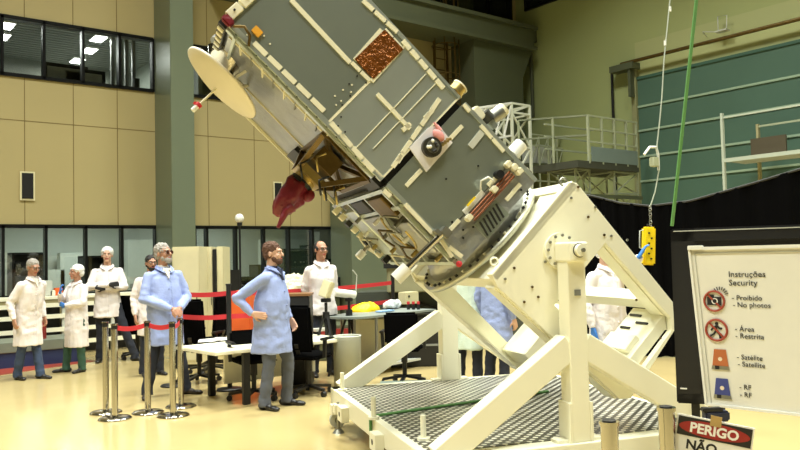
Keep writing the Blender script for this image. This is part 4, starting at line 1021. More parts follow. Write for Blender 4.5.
# ================================================================== CHAIRS
def office_chair(x, y, rz, label, back_h=.55, group='black office chairs'):
    M = TR(x, y, 0, rz); t = thing('office_chair', label, 'chair', (x, y, 0), rz, group)
    b = MB(M); b.sph((0, 0, .47), (.25, .24, .05), M_fabric, 20); b.cbox((0, 0, .455), (.44, .42, .05), M_fabric, .02); b.build('seat', t)
    b = MB(M); b.cbox((0, .235, .525+back_h/2), (.42, .06, back_h), M_fabric, .03, rot=(-.12, 0, 0)); b.build('backrest', t)
    b = MB(M); b.bar((0, .16, .42), (0, .25, .62), .05, .02, M_black); b.build('back_bracket', t)
    b = MB(M); b.cyl((0, 0, .10), (0, 0, .44), .028, M_black, 14); b.cyl((0, 0, .28), (0, 0, .43), .04, M_black, 14); b.build('gas_lift', t)
    for sx_ in (-1, 1):
        b = MB(M); b.bar((sx_*.26, .05, .45), (sx_*.27, .05, .66), .03, .04, M_black); b.cbox((sx_*.27, 0, .67), (.06, .26, .03), M_black, .01); b.build('armrest', t)
    for k in range(5):
        a = 2*math.pi*k/5+.3; c, s_ = math.cos(a), math.sin(a)
        b = MB(M); b.bar((0, 0, .11), (.28*c, .28*s_, .08), .045, .03, M_black); g = b.build('base_arm', t)
        b = MB(M); b.cyl((.28*c-.022*s_, .28*s_+.022*c, .032), (.28*c+.022*s_, .28*s_-.022*c, .032), .032, M_black, 14); b.cyl((.28*c, .28*s_, .05), (.28*c, .28*s_, .085), .012, M_black, 8); b.build('caster', g)
    return t
x, y = gd(306, 9.15); office_chair(x, y, -AZ+2.7, 'black office chair behind the white desk at the right of person with hand on hip')
x, y = gd(252, 8.9); office_chair(x, y, -AZ+.5, 'black office chair under the desk, mostly behind the person with hand on hip', .26)
x, y = gd(198, 10.2); office_chair(x, y, -AZ+2.9, 'black office chair behind the red belts in front of beige cabinets', .6)
x, y = gd(209, 11.1); office_chair(x, y, -AZ-2.0, 'black office chair turned sideways next to the one before beige cabinets', .6)
# ================================================================== DESK
DKM = None
p0 = AZp(218, 349, .74); pL = AZp(184, 338, .74)
def desk():
    a = Vector((3.50, 7.80, 0)); ang = math.radians(4); L = 1.85; M = TR(a.x, a.y, 0, ang)
    t = thing('desk', 'low white desk with dark legs behind the person with hand on hip', 'desk', (a.x, a.y, 0), ang)
    b = MB(M); b.box((0, 0, .58), (L, .95, .62), M_desk, .006); b.build('tabletop', t)
    for lx in (.40, L-.08):
        for ly in (.05, .85):
            b = MB(M); b.box((lx-.04, ly-.03, 0), (lx+.04, ly+.03, .58), M_black, .006); b.build('leg', t)
    b = MB(M); b.box((.45, .62, .16), (L-.1, .65, .58), M_desk); b.build('modesty_panel', t)
    return M, L
DM, DL = desk()
def on_desk(px, py):
    p = AZp(px, py, .622); return DM.inverted() @ p
q = on_desk(204, 341)
b = MB(DM)
random.seed(11)
for k in range(4):
    b.cbox((q.x+.04+.09*k, q.y+.05*(k % 2), .622+.002*k), (.21, .29, .002), M_paper, rot=(0, 0, .4*k-.5))
b.build('paper_sheets', label='loose white papers spread on the left end of the desk', cat='papers')
q = on_desk(213, 343); b = MB(DM); b.cbox((q.x, q.y, .635), (.14, .03, .008), M_black, .003, rot=(0, 0, .3)); b.build('pen', label='black pen lying on the papers on the desk', cat='pen')
q = on_desk(241, 335); b = MB(DM); b.sph((q.x, q.y+.02, .64), (.06, .045, .022), M_black, 16); b.build('computer_mouse', label='black mouse on the desk beside the hip of the person', cat='mouse')
q = on_desk(322, 331); b = MB(DM); b.cbox((q.x-.02, q.y+.1, .643), (.22, .26, .045), M_paper, .004); b.build('paper_stack', label='stack of white paper on the right end of desk', cat='papers')
# second desk end / side table behind, white
# trash bin
x, y = gz(348, 388)
b = MB(TR(x, y)); b.lathe([(.001, .0), (.168, .0), (.172, .60), (.175, .64), (.165, .64), (.16, .04), (.001, .04)], mat('pale_grey_bin', (160, 160, 142), .5), n=32); b.torus((0, 0, .64), .170, .009, M_lgrey, (0, 0, 1), 32, 6)
b.build('trash_bin', label='pale grey cylindrical waste bin right of the desk', cat='bin')
# tripods with instruments
def tripod(px, D, ztop, label, head):
    x, y = gd(px, D); M = TR(x, y, 0, .4); t = thing('tripod', label, 'tripod', (x, y, 0), .4)
    for k in range(3):
        a = 2*math.pi*k/3; b = MB(M); b.bar((.02*math.cos(a), .02*math.sin(a), ztop-.15), (.30*math.cos(a), .30*math.sin(a), 0), .03, .03, M_black); b.build('leg', t)
    b = MB(M); b.cyl((0, 0, ztop-.55), (0, 0, ztop), .02, M_black, 12); b.cyl((0, 0, ztop-.2), (0, 0, ztop-.12), .045, M_black, 12); b.build('centre_column', t)
    b = MB(M); head(b, ztop); b.build('instrument_head', t)
tripod(325, 9.9, 1.04, 'black tripod with a white angled box in front of the white coated person', lambda b, z: (b.cbox((0, 0, z+.03), (.10, .1, .05), M_black, .006), b.cbox((.02, 0, z+.17), (.10, .14, .22), M_beige, .01, rot=(.3, .2, 0))))
tripod(348, 10.5, 1.02, 'black tripod carrying a white tubular instrument beside the bin', lambda b, z: (b.cbox((0, 0, z+.02), (.08, .08, .05), M_black, .005), b.cyl((-.22, .1, z+.13), (.08, -.04, z+.08), .055, M_white, 18), b.tube([(.1, -.05, z+.1), (.12, -.06, z+.35), (.05, -.04, z+.42)], .008, M_lgrey, 6)))
# ================================================================== ROUND ENDED TABLE with bags
tp = AZp(362, 317, .82); tq = AZp(436, 309, .82)
ang = math.atan2(tq.y-tp.y, tq.x-tp.x); L = (tq-tp).length
M = TR(tp.x, tp.y, 0, ang)
t = thing('side_table', 'grey metal table with rounded end behind the left braces of the stand', 'table', (tp.x, tp.y, 0), ang)
b = MB(M); pts = [(-.0+.35*math.cos(a)+.2, .35+.35*math.sin(a), .79) for a in [math.pi/2+i*math.pi/12 for i in range(13)]] + [(L, 0, .79), (L, .7, .79)]
b.prism(pts, (0, 0, .03), mat('slate_grey_top', (128, 136, 132), .5)); b.build('tabletop', t)
for lx, ly in ((.06, .2), (.3, .02), (L-.05, .03), (L-.05, .66), (.3, .68)):
    b = MB(M); b.cyl((lx, ly, 0), (lx, ly, .79), .022, M_steel, 12); b.build('leg', t)
b = MB(M); b.box((.1, .05, .10), (L, .65, .13), M_lgrey); b.build('lower_shelf', t)
def ADt(px, py, z, dy=0.0): p = AZp(px, py, z); return M.inverted() @ p
def bag(name, q, r, m, label, cat, amp=.03, tx=None):
    b = MB(); b.sph((0, 0, r[2]*.95), r, m, 20); b.sph((r[0]*.3, 0, r[2]*1.3), (r[0]*.5, r[1]*.6, r[2]*.7), m, 14)
    vs, fs = remesh(b, .018, 1, lambda v, n: v + n*(amp*noise.noise(v*9)+amp*.5*noise.noise(v*22)))
    vs = [Vector((v.x, v.y, max(v.z, .003))) for v in vs]
    c = MB(TR(*q) if len(q) == 3 else TR(q[0], q[1], .82)); c.add(vs, fs, m, False); return c.build(name, label=label, cat=cat)
# yellow bags on a low cabinet behind the table
cx_, cy_ = gd(367, 11.3)
b = MB(TR(cx_, cy_, 0, -AZ)); b.box((-.25, -.2, 0), (.32, .25, .72), M_beige, .01); b.build('low_cabinet', label='pale low cabinet under the yellow bags', cat='cabinet')
bag('yellow_bag', (cx_-.04, cy_, .72), (.24, .16, .12), M_yellow, 'crumpled bright yellow plastic bag on a pale cabinet behind the table', 'bag', .012)
b = MB(TR(cx_+.28, cy_-.15, 0, -AZ)); b.box((-.02, -.15, 0), (.4, .2, .70), M_black, .01); b.build('equipment_case', label='black equipment case standing below the grey table', cat='case')
pq = M @ ADt(393, 309, .82); bag('plastic_bag', (pq.x, pq.y, .82), (.16, .12, .07), mat('clear_plastic_bag', (214, 220, 226), .3), 'crumpled translucent white plastic bag on the grey table', 'bag', .04)
pq = M @ ADt(385, 312, .82); b = MB(TR(pq.x, pq.y, 0, ang)); b.cbox((0, .0, .835), (.3, .12, .02), mat('light_blue_sheet', (150, 186, 222), .6), .006); b.build('blue_sheet', label='light blue folded sheet at the front of the grey table', cat='sheet')
pq = M @ ADt(412, 305, .82); b = MB(TR(pq.x+.05, pq.y+.15, 0, ang)); b.cbox((0, 0, .93), (.32, .18, .2), M_beige, .008); b.cyl((-.1, -.092, .96), (-.1, -.10, .96), .02, M_black, 12); b.build('beige_box', label='beige box standing behind the red capped bottles on the table', cat='box')
for k, px in enumerate((408.5, 413.5, 418.5)):
    pq = M @ ADt(px, 309.5, .82); b = MB(TR(pq.x, pq.y, .82)); b.cyl((0, 0, 0), (0, 0, .07), .026, M_black, 14); b.cyl((0, 0, .07), (0, 0, .085), .015, M_black, 10); b.cyl((0, 0, .08), (0, 0, .12), .022, M_red, 12)
    b.build('small_bottle', label='%s of the three dark bottles with red caps on the grey table' % ('leftmost', 'middle', 'rightmost')[k], cat='bottle', group='red capped bottles')
# black chairs under the table
x, y = gd(402, 9.7); office_chair(x, y, -AZ+3.0, 'black office chair pushed under the grey table behind the brace', .4)
x, y = gd(392, 11.2); b = MB(TR(x, y, 0, -AZ)); b.box((-.05, 0, 0), (.75, .5, .74), M_black, .02); b.box((.0, -.01, .3), (.7, .0, .33), M_grey); b.build('equipment_case', label='wide black equipment case under the right half of the grey table', cat='case')
x, y = gd(376, 8.9); b = MB(TR(x, y, 0, -AZ)); b.box((0, 0, .03), (.68, .55, .09), mat('dusty_teal_grey', (112, 124, 114), .6), .006)
for u in (.04, .6):
    for v_ in (.04, .47): b.cyl((u, v_, 0), (u, v_, .03), .03, M_black, 10)
b.build('low_trolley', label='flat grey trolley on the floor behind the far left brace', cat='trolley')
# ================================================================== LEFT FURNITURE
def cabinet(px0, px1, D, z1, label, m=M_beige, depth=.5, name='cabinet', vents=False):
    x, y = gd(px0, D); x2, y2 = gd(px1, D); ang = math.atan2(y2-y, x2-x); L = math.hypot(x2-x, y2-y)
    M = TR(x, y, 0, ang); t = thing(name, label, 'cabinet', (x, y, 0), ang)
    b = MB(M); b.box((0, 0, .06), (L, depth, z1), m, .008); b.box((.02, .03, 0), (L-.02, depth-.03, .06), M_black); b.build('body', t)
    b = MB(M); b.box((.02, -.015, .12), (L*.985, 0, z1-.05), m, .004); d = b.build('door', t)
    b = MB(M); b.box((L*.9, -.035, z1*.5), (L*.93, -.015, z1*.6), M_black, .003); b.build('handle', d)
    return t
cabinet(172, 199, 11.6, 1.84, 'tall cream cabinet right behind the grey haired person in blue coat')
cabinet(203, 212, 12.1, 1.84, 'narrow cream cabinet in the middle between the tall cream one and the rightmost')
cabinet(216.5, 223, 12.1, 1.84, 'narrowest cream cabinet at the right end of the cabinet row')
cabinet(199.4, 202.6, 12.1, 1.80, 'thin black filler standing in for the dark gap between tall and middle cream cabinets', m=M_black)  # black box added as the dark gap beside the tall cabinet
cabinet(212.5, 216.2, 12.1, 1.80, 'thin black filler standing in for the dark gap between the two narrow cream cabinets', m=M_black)  # another added black box, drawn where the narrow cabinets show a dark gap
x, y = gd(229, 10.2)
b = MB(TR(x, y, 0, -AZ)); b.box((.02, 0, .15), (.26, .5, 1.20), M_orange, .01); b.box((.0, .02, 0), (.28, .52, .15), M_black, .01); b.build('orange_cabinet', label='bright orange cabinet with black edge left of the person with hand on hip', cat='cabinet')
x, y = gd(299, 9.7)
b = MB(TR(x, y, 0, -AZ)); b.box((-.22, 0, 0), (.12, .4, 1.14), M_black, .01); b.box((-.23, -.01, 1.14), (.13, .41, 1.17), mat('brown_top', (120, 84, 50), .5)); b.build('black_cabinet', label='black cabinet with brown top between the blue and white coated people', cat='cabinet')
# covered pale equipment behind
x, y = gd(299, 12.4); bag('covered_equipment', (x, y, .55), (.55, .4, .42), mat('cream_cover', (206, 202, 170), .7), 'cream covered rounded equipment behind the white coated person', 'equipment', .06)
b = MB(TR(x, y, 0, -AZ)); b.box((-.7, -.3, 0), (2.6, .5, .55), M_beam, .02); b.box((-.7, -.34, .3), (2.6, -.3, .5), M_redd); b.build('equipment_plinth', label='low dark plinth with red front below the cream covered equipment', cat='plinth')
x, y = gd(372, 13.4); b = MB(TR(x, y, 0, -AZ)); b.box((-.3, 0, 0), (3.2, 1.0, 1.0), mat('dark_machine', (66, 70, 60), .6), .03); b.tube([(0, -.05, .6), (.5, -.1, .9), (1.1, -.06, .7), (1.6, -.1, .95)], .03, M_black, 8)
b.build('machine_bench', label='dark machinery bench in the background below the tilted satellite', cat='machine')
x, y = gd(398, 13.0); b = MB(TR(x, y, 0, -AZ)); b.box((-.2, 0, 1.0), (.9, .7, 1.95), mat('dim_beige', (150, 146, 112), .6), .02); b.box((-.25, -.05, 1.42), (.95, .0, 1.50), M_black); b.build('machine_housing', label='beige grey machine housing on the dark bench behind the steel rod', cat='machine')
# low stage and shelving left
M_stage = mat('grey_green_stage', (112, 118, 104), .6)
c = AZp(63, 356, 0); L = 4.6
M = TR(c.x-L, 13.35, 0, 0)
b = MB(M); b.box((0, 0, 0), (L, .9, .24), M_blue); b.box((-.02, -.02, .24), (L+.02, .9, .40), M_stage, .01); b.build('low_stage', label='low grey green platform with dark blue skirting at far left', cat='platform')
a = AZp(-40, 381, .0); c = AZp(96, 361, 0); ang = math.atan2(c.y-a.y, c.x-a.x); L = (c-a).length
b = MB(TR(a.x, a.y, 0, ang)); b.box((0, 0, 0), (L, .62, .006), mat('red_brown_floor_paint', (150, 62, 46), .4)); b.build('floor_stripe', label='red brown painted stripe on the floor at left', cat='floor marking')
def slat_rack(px0, px1, D, label):
    x = AYp(px0, 300, 14.6).x; x2 = AYp(px1, 300, 14.6).x; y = 14.6; ang = 0; L = x2-x; M = TR(x, y, 0, 0)
    t = thing('slatted_bench', label, 'bench', (x, y, 0), ang)
    b = MB(M); b.box((-.02, -.02, 1.0), (L-.02, .7, 1.05), M_desk, .005); b.build('worktop', t)
    for z in (.18, .42, .66, .86):
        b = MB(M); b.box((0, 0, z), (L, .03, z+.075), M_desk); b.build('shelf', t)
    b = MB(M); b.box((.02, .35, 0), (L-.02, .40, .9), M_black); b.build('back_panel', t)
    for lx in (0, L/2-.03, L-.06):
        b = MB(M); b.box((lx, .02, 0), (lx+.06, .08, .9), M_lgrey); b.build('upright', t)
slat_rack(-30, 66, 13.6, 'white slatted bench behind the person in the long white coat at far left')
slat_rack(72, 152, 13.9, 'white slatted bench behind the hairnet and cap wearing people')
# items on bench
def on_bench(px, D, sz, m, name, label, cat, z=.95):
    P_ = AYp(px, 285, 14.95); b = MB(TR(P_.x, 14.95, 1.05, 0)); b.box((-sz[0]/2, 0, 0), (sz[0]/2, sz[1], sz[2]), m, .01); return b.build(name, label=label, cat=cat)
on_bench(45, 14.0, (.26, .2, .28), M_lgrey, 'grey_carton', 'grey carton on the bench between the two leftmost people', 'box')
on_bench(59, 14.0, (.14, .12, .14), M_orange, 'orange_carton', 'small orange carton on the bench left of the hairnet wearing person', 'box')
on_bench(53, 14.0, (.10, .12, .10), M_desk, 'white_carton', 'small white carton between the grey and orange cartons', 'box')
x, y = gd(46, 12.6); b = MB(TR(x, y, 0, -AZ)); b.box((-.14, 0, 0), (-.04, .1, .85), M_redd, .01); b.build('red_post', label='dark red upright behind the leftmost person at hip height', cat='post')
x, y = gd(137, 13.0); office_chair(x, y, -AZ+2.6, 'black office chair behind the person with crossed arms', .55)
# floor lamp like pole
x, y = gd(240, 14.6); t = thing('pole_stand', 'tall thin black pole with a round white head in front of the back wall', 'pole', (x, y, 0))
b = MB(TR(x, y)); b.cyl((0, 0, 0), (0, 0, 2.3), .02, M_black, 10); b.cyl((0, 0, 0), (0, 0, .03), .22, M_black, 20); b.build('pole', t)
b = MB(TR(x, y)); b.sph((0, 0, 2.42), (.09, .07, .09), M_white, 16); b.cyl((0, 0, 2.28), (0, 0, 2.34), .05, M_black, 12); b.build('head', t)
# ------------------------------------------------ inside the lab behind glass
def lab_rack(px, D, w, h, label, m=M_black, sh=5, screen=False):
    x, y = gd(px, D); y = max(y, 16.1); M = TR(x, y, 0, 0); t = thing('equipment_rack', label, 'rack', (x, y, 0), 0)
    b = MB(M)
    for sx_ in (0, w-.04):
        b.box((sx_, 0, 0), (sx_+.04, .5, h), m)
    b.box((0, .45, 0), (w, .5, h), m); b.box((0, 0, h-.04), (w, .5, h), m); b.build('frame', t)
    random.seed(int(px))
    for i in range(sh):
        z = .2+i*(h-.3)/sh
        b = MB(M); b.box((.06, .02, z), (w-.06, .4, z+(h-.3)/sh*.7), mat('rack_grey', (70, 76, 82), .5) if i % 2 else M_black, .004); u = b.build('rack_unit', t)
        b = MB(M)
        for k in range(4):
            xx = .1+random.random()*(w-.25); b.box((xx, .01, z+.04), (xx+.05, .02, z+.08), M_lgrey if k % 2 else M_steel)
        b.build('front_knobs', u)
D0s = [(12, 16.5, .7, 1.9), (84, 17.0, .5, 1.8), (230, 19.2, .9, 1.2), (284, 20.0, .8, 1.9), (309, 20.9, .6, 2.0), (338, 21.0, .7, 1.6), (258, 19.5, .6, 1.5)]
labs = ['tall dark rack behind glass at far left', 'dark tall rack behind glass left of the cap wearing person', 'low dark rack behind glass right of the cream cabinets', 'tall dark rack behind glass between the blue and white coats',
        'tallest dark rack behind glass just left of the white coated person', 'dark rack behind glass right of the white coated person', 'medium dark rack behind glass left of the brown haired head']
for (px, D, w, h), lb in zip(D0s, labs): lab_rack(px, D, w, h, lb)
for px, D, w, h, lb in ((22, 18.6, .8, 1.5, 'pale grey unit behind the glass at left'), (50, 19.2, .6, 1.9, 'taller pale unit behind the glass at left'), (128, 19.0, 1.2, 2.2, 'pale partition unit behind the glass right of cap wearer'), (263, 21.5, 1.4, 2.2, 'pale partition unit behind glass above the brown hair'), (320, 22, .9, 2.4, 'pale panel behind glass behind the balding head')):
    x, y = gd(px, D); y = max(16.6, min(y, 19.6)); b = MB(TR(x, y)); b.box((0, 0, 0), (w, .3, h), M_inner, .01); b.box((.05, -.02, h*.45), (w-.05, 0, h*.5), M_grey); b.build('lab_unit', label=lb, cat='unit')
# lab benches
for i, (x0, x1) in enumerate(((-2, 5.4), (6.4, 10.2))):
    b = MB(); b.box((x0, 16.0, .82), (x1, 16.6, .88), M_lgrey); b.box((x0+.1, 16.5, 0), (x1-.1, 16.55, .82), M_innerd); b.build('lab_bench', label=('long pale lab bench behind the glass at left', 'long pale lab bench behind the glass in the middle')[i], cat='bench')
# front bench along windows (middle)
p = AYp(196, 285, 15.0); q = AYp(352, 290, 15.0)
b = MB(); b.box((6.3, 14.8, .86), (9.85, 15.45, .92), M_beige); b.box((6.35, 14.95, 0), (9.8, 15.0, .86), M_beam); b.build('wall_bench', label='long beige bench against the back wall below the middle windows', cat='bench')
for i, (px, w, h, lb) in enumerate(((215, .5, .35, 'black monitor on the wall bench right of cabinets'), (232, .42, .5, 'larger black monitor on the wall bench left of the blue coat'), (342, .4, .25, 'small black box on the wall bench right of the white coat'))):
    P_ = AYp(px, 270, 15.1); b = MB(TR(P_.x, 15.1, .92)); b.box((-w/2, 0, .04), (w/2, .05, h), M_black, .008); b.box((-.1, -.03, 0), (.1, .1, .04), M_black); b.build('monitor', label=lb, cat='monitor', group='monitors on the wall bench')
# upper gallery furniture silhouettes
for px, py, w, h, lb in ((66, 78, .9, .42, 'dark framed board behind the upper gallery glass, left of the pair'), (84, 82, .9, .40, 'dark framed board behind the upper gallery glass, right of the pair'), (137, 85, .12, .22, 'small dark object on the sill of the upper gallery')):
    P_ = AYp(px, py, 17.0); b = MB(TR(P_.x, 17.0, 5.0)); z0 = max(.02, P_.z-5.0-h*.3); b.box((-w/2, 0, 0), (w/2, .05, z0+h), M_black); b.box((-w/2+.08, -.01, .02), (w/2-.08, 0, z0+h-.08), M_lgrey if w > .5 else M_black); b.build('gallery_board', label=lb, cat='board')
for k, px in enumerate((113, 121, 127, 134)):
    P_ = AYp(px, 65, 18.0); b = MB(TR(P_.x, 18.0, 5.0)); b.box((-.04, 0, 0), (.04, .08, 1.9), M_grey); b.build('gallery_post', label='%s of four grey posts in the upper gallery' % ('first', 'second', 'third', 'fourth')[k], cat='post', group='gallery posts')

# ================================================================== SCAFFOLDS
M_scaf = mat('pale_scaffold_paint', (168, 174, 146), .5); M_scafw = mat('greyish_white_scaffold', (188, 196, 180), .5)
def lattice(b, x0, x1, y0, y1, z0, z1, step, r=.02, m=M_scaf):
    for x in (x0, x1):
        for y in (y0, y1): b.bar((x, y, z0), (x, y, z1), r*2, r*2, m)
    z = z0; k = 0
    while z < z1-.01:
        zn = min(z+step, z1)
        for (xa, ya), (xb, yb) in (((x0, y0), (x1, y0)), ((x1, y0), (x1, y1)), ((x1, y1), (x0, y1)), ((x0, y1), (x0, y0))):
            b.bar((xa, ya, zn), (xb, yb, zn), r*1.6, r*1.6, m)
            if k % 2: xa, ya, xb, yb = xb, yb, xa, ya
            b.bar((xa, ya, z), (xb, yb, zn), r*1.4, r*1.4, m)
        z = zn; k += 1
YS = 11.0
def sx2(px, Y=YS): return AYp(px, 160, Y).x
def zz2(px, py, Y=YS): return AYp(px, py, Y).z
xa, xb = sx2(577), sx2(638); zd = zz2(577, 160)
t = thing('work_platform', 'scaffold work platform with white guard rails and grey kick boards by the shutter', 'platform', (xa, YS, 0))
b = MB(); b.box((xa, YS-.02, zd-.16), (xb, YS+1.3, zd), mat('dark_decking', (66, 68, 56), .7)); b.build('deck', t)
b = MB(); b.box((xa+.5, YS-.03, zd), (xb-.05, YS-.01, zd+.34), mat('grey_blue_kickboard', (120, 134, 130), .5)); b.build('kick_board', t)
b = MB()
for px in (589, 602.5, 615, 627, 637):
    x = sx2(px); b.bar((x, YS, zd-.05), (x, YS, zd+1.05), .05, .05, M_scaf)
for zr in (1.05, .75, .45): b.bar((sx2(589), YS, zd+zr), (xb, YS, zd+zr), .04, .04, M_scaf); b.bar((sx2(589), YS+1.3, zd+zr), (xb, YS+1.3, zd+zr), .04, .04, M_scaf)
for x in (sx2(589), sx2(589)): 
    for zr in (1.05, .6): b.bar((x, YS, zd+zr), (x-.9, YS+1.3, zd+zr), .04, .04, M_scaf)
for dx in (.0, .45, .9): b.bar((sx2(589)-dx, YS+dx*1.44, zd), (sx2(589)-dx, YS+dx*1.44, zd+1.05), .04, .04, M_scaf)
b.build('guard_rail', t)
b = MB(); lattice(b, sx2(617), sx2(640), YS+.1, YS+1.0, 0, zd-.16, .5, .022); b.build('lattice_leg', t)
b = MB(); lattice(b, sx2(582), sx2(596), YS+.2, YS+1.0, 0, zd-.16, .6, .018); b.build('lattice_leg', t)
b = MB(); b.bar((sx2(590), YS, 2.9), (sx2(640), YS, 2.9), .08, .08, M_beam); b.bar((sx2(575), YS+.1, 2.4), (sx2(640), YS+.1, 2.4), .04, .04, M_scaf); b.build('tie_beam', t)
# white lattice tower
Y2 = 13.0; x0, x1 = sx2(513, Y2), sx2(531, Y2)
t = thing('lattice_tower', 'white lattice tower with side arm behind the right edge of satellite', 'tower', (x0, Y2, 0))
b = MB(); lattice(b, x0, x1, Y2, Y2+.9, 0, zz2(531, 106, Y2), .85, .028, mat('white_scaffold_paint', (222, 224, 205), .5)); b.build('mast', t)
b = MB(); zt = zz2(531, 106, Y2)
for z in (zt, zt-.8): b.bar((x0-1.2, Y2, z-.25), (x0, Y2, z), .05, .05, M_white); b.bar((x0-1.2, Y2+.9, z-.25), (x0, Y2+.9, z), .05, .05, M_white)
for k in range(4): b.bar((x0-1.2+.3*k, Y2, zt-.25+.06*k-.8), (x0-.9+.3*k, Y2, zt-.2+.06*k), .035, .035, M_white)
b.bar((x0-1.2, Y2, zt-1.05), (x0-1.2, Y2, zt-.25), .05, .05, M_white)
b.bar((x0-1.2, Y2, zt-.25), (x0-1.2, Y2+.9, zt-.25), .04, .04, M_white); b.bar((x0-1.2, Y2, zt-1.05), (x0-1.2, Y2+.9, zt-1.05), .04, .04, M_white); b.bar((x0-1.2, Y2+.9, zt-1.05), (x0-1.2, Y2+.9, zt-.25), .04, .04, M_white)
b.build('side_arm', t)
# lower horizontal truss and grey cabinets on gantry
Y3 = 13.9; xa3, xb3 = sx2(530, Y3), sx2(583, Y3); z3 = zz2(556, 146, Y3)
t = thing('gantry_walkway', 'low scaffold walkway carrying grey boxes left of the work platform', 'walkway', (xa3, Y3, 0))
b = MB(); b.box((xa3, Y3, z3-.62), (xb3, Y3+.9, z3-.52), M_beam); b.build('deck', t)
b = MB()
for k in range(7):
    x = xa3+(xb3-xa3)*k/6; b.bar((x, Y3, 0), (x, Y3, z3+.25), .035, .035, M_scaf)
    if k < 6: b.bar((x, Y3, z3-.6), (x+(xb3-xa3)/6, Y3, z3+.2), .02, .02, M_scaf)
for z in (z3+.25, z3-.05, z3-1.0, z3-1.6): b.bar((xa3, Y3, z), (xb3, Y3, z), .035, .035, M_scaf)
b.build('rail_frame', t)
for k, (p0_, p1_, lb) in enumerate(((541, 556, 'light grey box on the scaffold walkway, left of two'), (557, 570, 'darker grey box on the scaffold walkway, right of two'))):
    b = MB(); b.box((sx2(p0_, Y3), Y3+.1, z3-.50), (min(sx2(p1_, Y3)-.05, 16.4), Y3+.7, z3+.02), M_lgrey if k == 0 else mat('dark_grey_box', (116, 112, 100), .6), .02); b.build('equipment_box', label=lb, cat='box', group='walkway boxes')
# right scaffold near the shutter
X4 = 15.2
def yz4(px, py): p = AXp(px, py, X4); return p.y, p.z
ya, za = yz4(722, 118); yb, zb = yz4(752, 166)
t = thing('scaffold_frame', 'white perforated scaffold frame at right in front of the green shutter', 'scaffold', (X4, ya, 0))
b = MB(); b.bar((X4, ya, 0), (X4, ya, za+.1), .07, .05, M_scafw); b.build('upright', t)
b = MB(); b.bar((X4+.9, ya-.3, 0), (X4+.9, ya-.3, za-.1), .08, .05, mat('tan_scaffold', (170, 160, 120), .6)); b.build('upright', t)
b = MB(); b.bar((X4, ya-2.6, 0), (X4, ya-2.6, za+.1), .09, .05, M_white); b.build('upright', t)
b = MB(); b.bar((X4, ya+.0, za), (X4, ya-2.6, za), .035, .035, M_scafw); b.bar((X4, ya, yz4(730, 160)[1]), (X4, ya-2.6, yz4(730, 160)[1]), .06, .08, M_scafw); b.box((X4, ya-2.6, yz4(730, 160)[1]-.02), (X4+.9, ya, yz4(730, 160)[1]+.03), M_lgrey)
b.bar((X4+.9, ya-.3, za-.15), (X4+.9, ya-2.6, za-.15), .04, .04, M_scaf); b.build('platform_rails', t)
b = MB(); b.box((X4+.85, ya-.9, yz4(730, 155)[1]), (X4+.9, ya-.15, yz4(730, 136)[1]), mat('brown_board', (84, 74, 54), .7)); b.build('brown_board', t)
b = MB()
for k in range(5): b.cyl((X4-.03, ya, 1.6+k*.62), (X4-.026, ya, 1.6+k*.62), .025, M_black, 10)
b.build('hole_marks', t)

# ================================================================== CURTAIN, HOIST LINES, PENDANT
def curtain():
    pts = [(540, 188), (592, 196), (620, 203), (650, 206), (690, 201), (754, 183), (830, 160)]
    D = 12.0; top = []
    for i in range(len(pts)-1):
        for k in range(14):
            t = k/14; px = pts[i][0]+(pts[i+1][0]-pts[i][0])*t; py = pts[i][1]+(pts[i+1][1]-pts[i][1])*t
            p = ADp(px, py, D-(px-600)*.006); top.append(p)
    b = MB(); vs = []; n = len(top); rows = 7
    dirn = (top[-1]-top[0]); dirn.z = 0; dirn.normalize(); nn = Vector((dirn.y, -dirn.x, 0))
    for j in range(rows+1):
        for i, p in enumerate(top):
            t = j/rows; off = nn*(.07*math.sin(i*1.35)+.05*math.sin(i*.6+1))*(.25+.75*t)
            vs.append(Vector((p.x, p.y, p.z*(1-t)+.01)) + off)
    N = len(vs); vs2 = vs + [v - nn*.01 for v in vs]
    fs = [(j*n+i, j*n+i+1, (j+1)*n+i+1, (j+1)*n+i) for j in range(rows) for i in range(n-1)]
    fs += [tuple(N+k for k in f[::-1]) for f in fs]
    b.add(vs2, fs, M_fabric, True)
    b.tube([p+Vector((0, 0, .0)) for p in top], .02, mat('black_hem', (40, 40, 38), .7), 6)
    b.build('black_curtain', label='long black curtain hanging with a sagging top edge behind the stand', cat='curtain')
curtain()
# overhead crane slings
def line3(name, pts, r, m, label, cat):
    b = MB(); b.tube(pts, r, m, 8); return b.build(name, label=label, cat=cat)
Dg = 9.0
g0, g1 = ADp(704, -70, Dg), ADp(672, 226, Dg)
dv = (g1-g0).normalized(); wv = dv.cross(CF).normalized()
top = g0 + (g0-g1)*((12.9-g0.z)/(g0.z-g1.z))
b = MB(); b.bar(top, g1, .055, .012, M_green, up=(0, 1, 0)); b.build('lifting_sling', label='long green lifting sling hanging from above beside the pendant', cat='sling')
pts = [ADp(x, y, 9.5) for x, y in ((671, -10), (667, 30), (664, 60), (662, 95), (660, 118), (657, 145), (659, 170), (655, 192), (650, 207))]
tp_ = pts[0]+(pts[0]-pts[2])*((12.9-pts[0].z)/(pts[0].z-pts[2].z))
t = thing('hoist_cable', 'thin pale hoist cable hanging from above to the yellow pendant', 'cable', tuple(pts[-1]))
b = MB(); b.tube([tp_]+pts, .008, mat('pale_cable', (176, 184, 172), .5), 8); b.build('cable', t)
for k, (x, y) in enumerate(((670, 9), (665, 43))):
    p = ADp(x, y, 9.5); b = MB(); b.cyl(p-Vector((0, 0, .03)), p+Vector((0, 0, .03)), .016, M_white, 10); b.build('cable_clamp', t)
p = ADp(655, 162, 9.5)
Mr = Matrix.Translation(p); b = MB(Mr)
b.cbox((-.02, 0, 0), (.10, .08, .12), M_scaf, .01); b.build('guide_block', t)
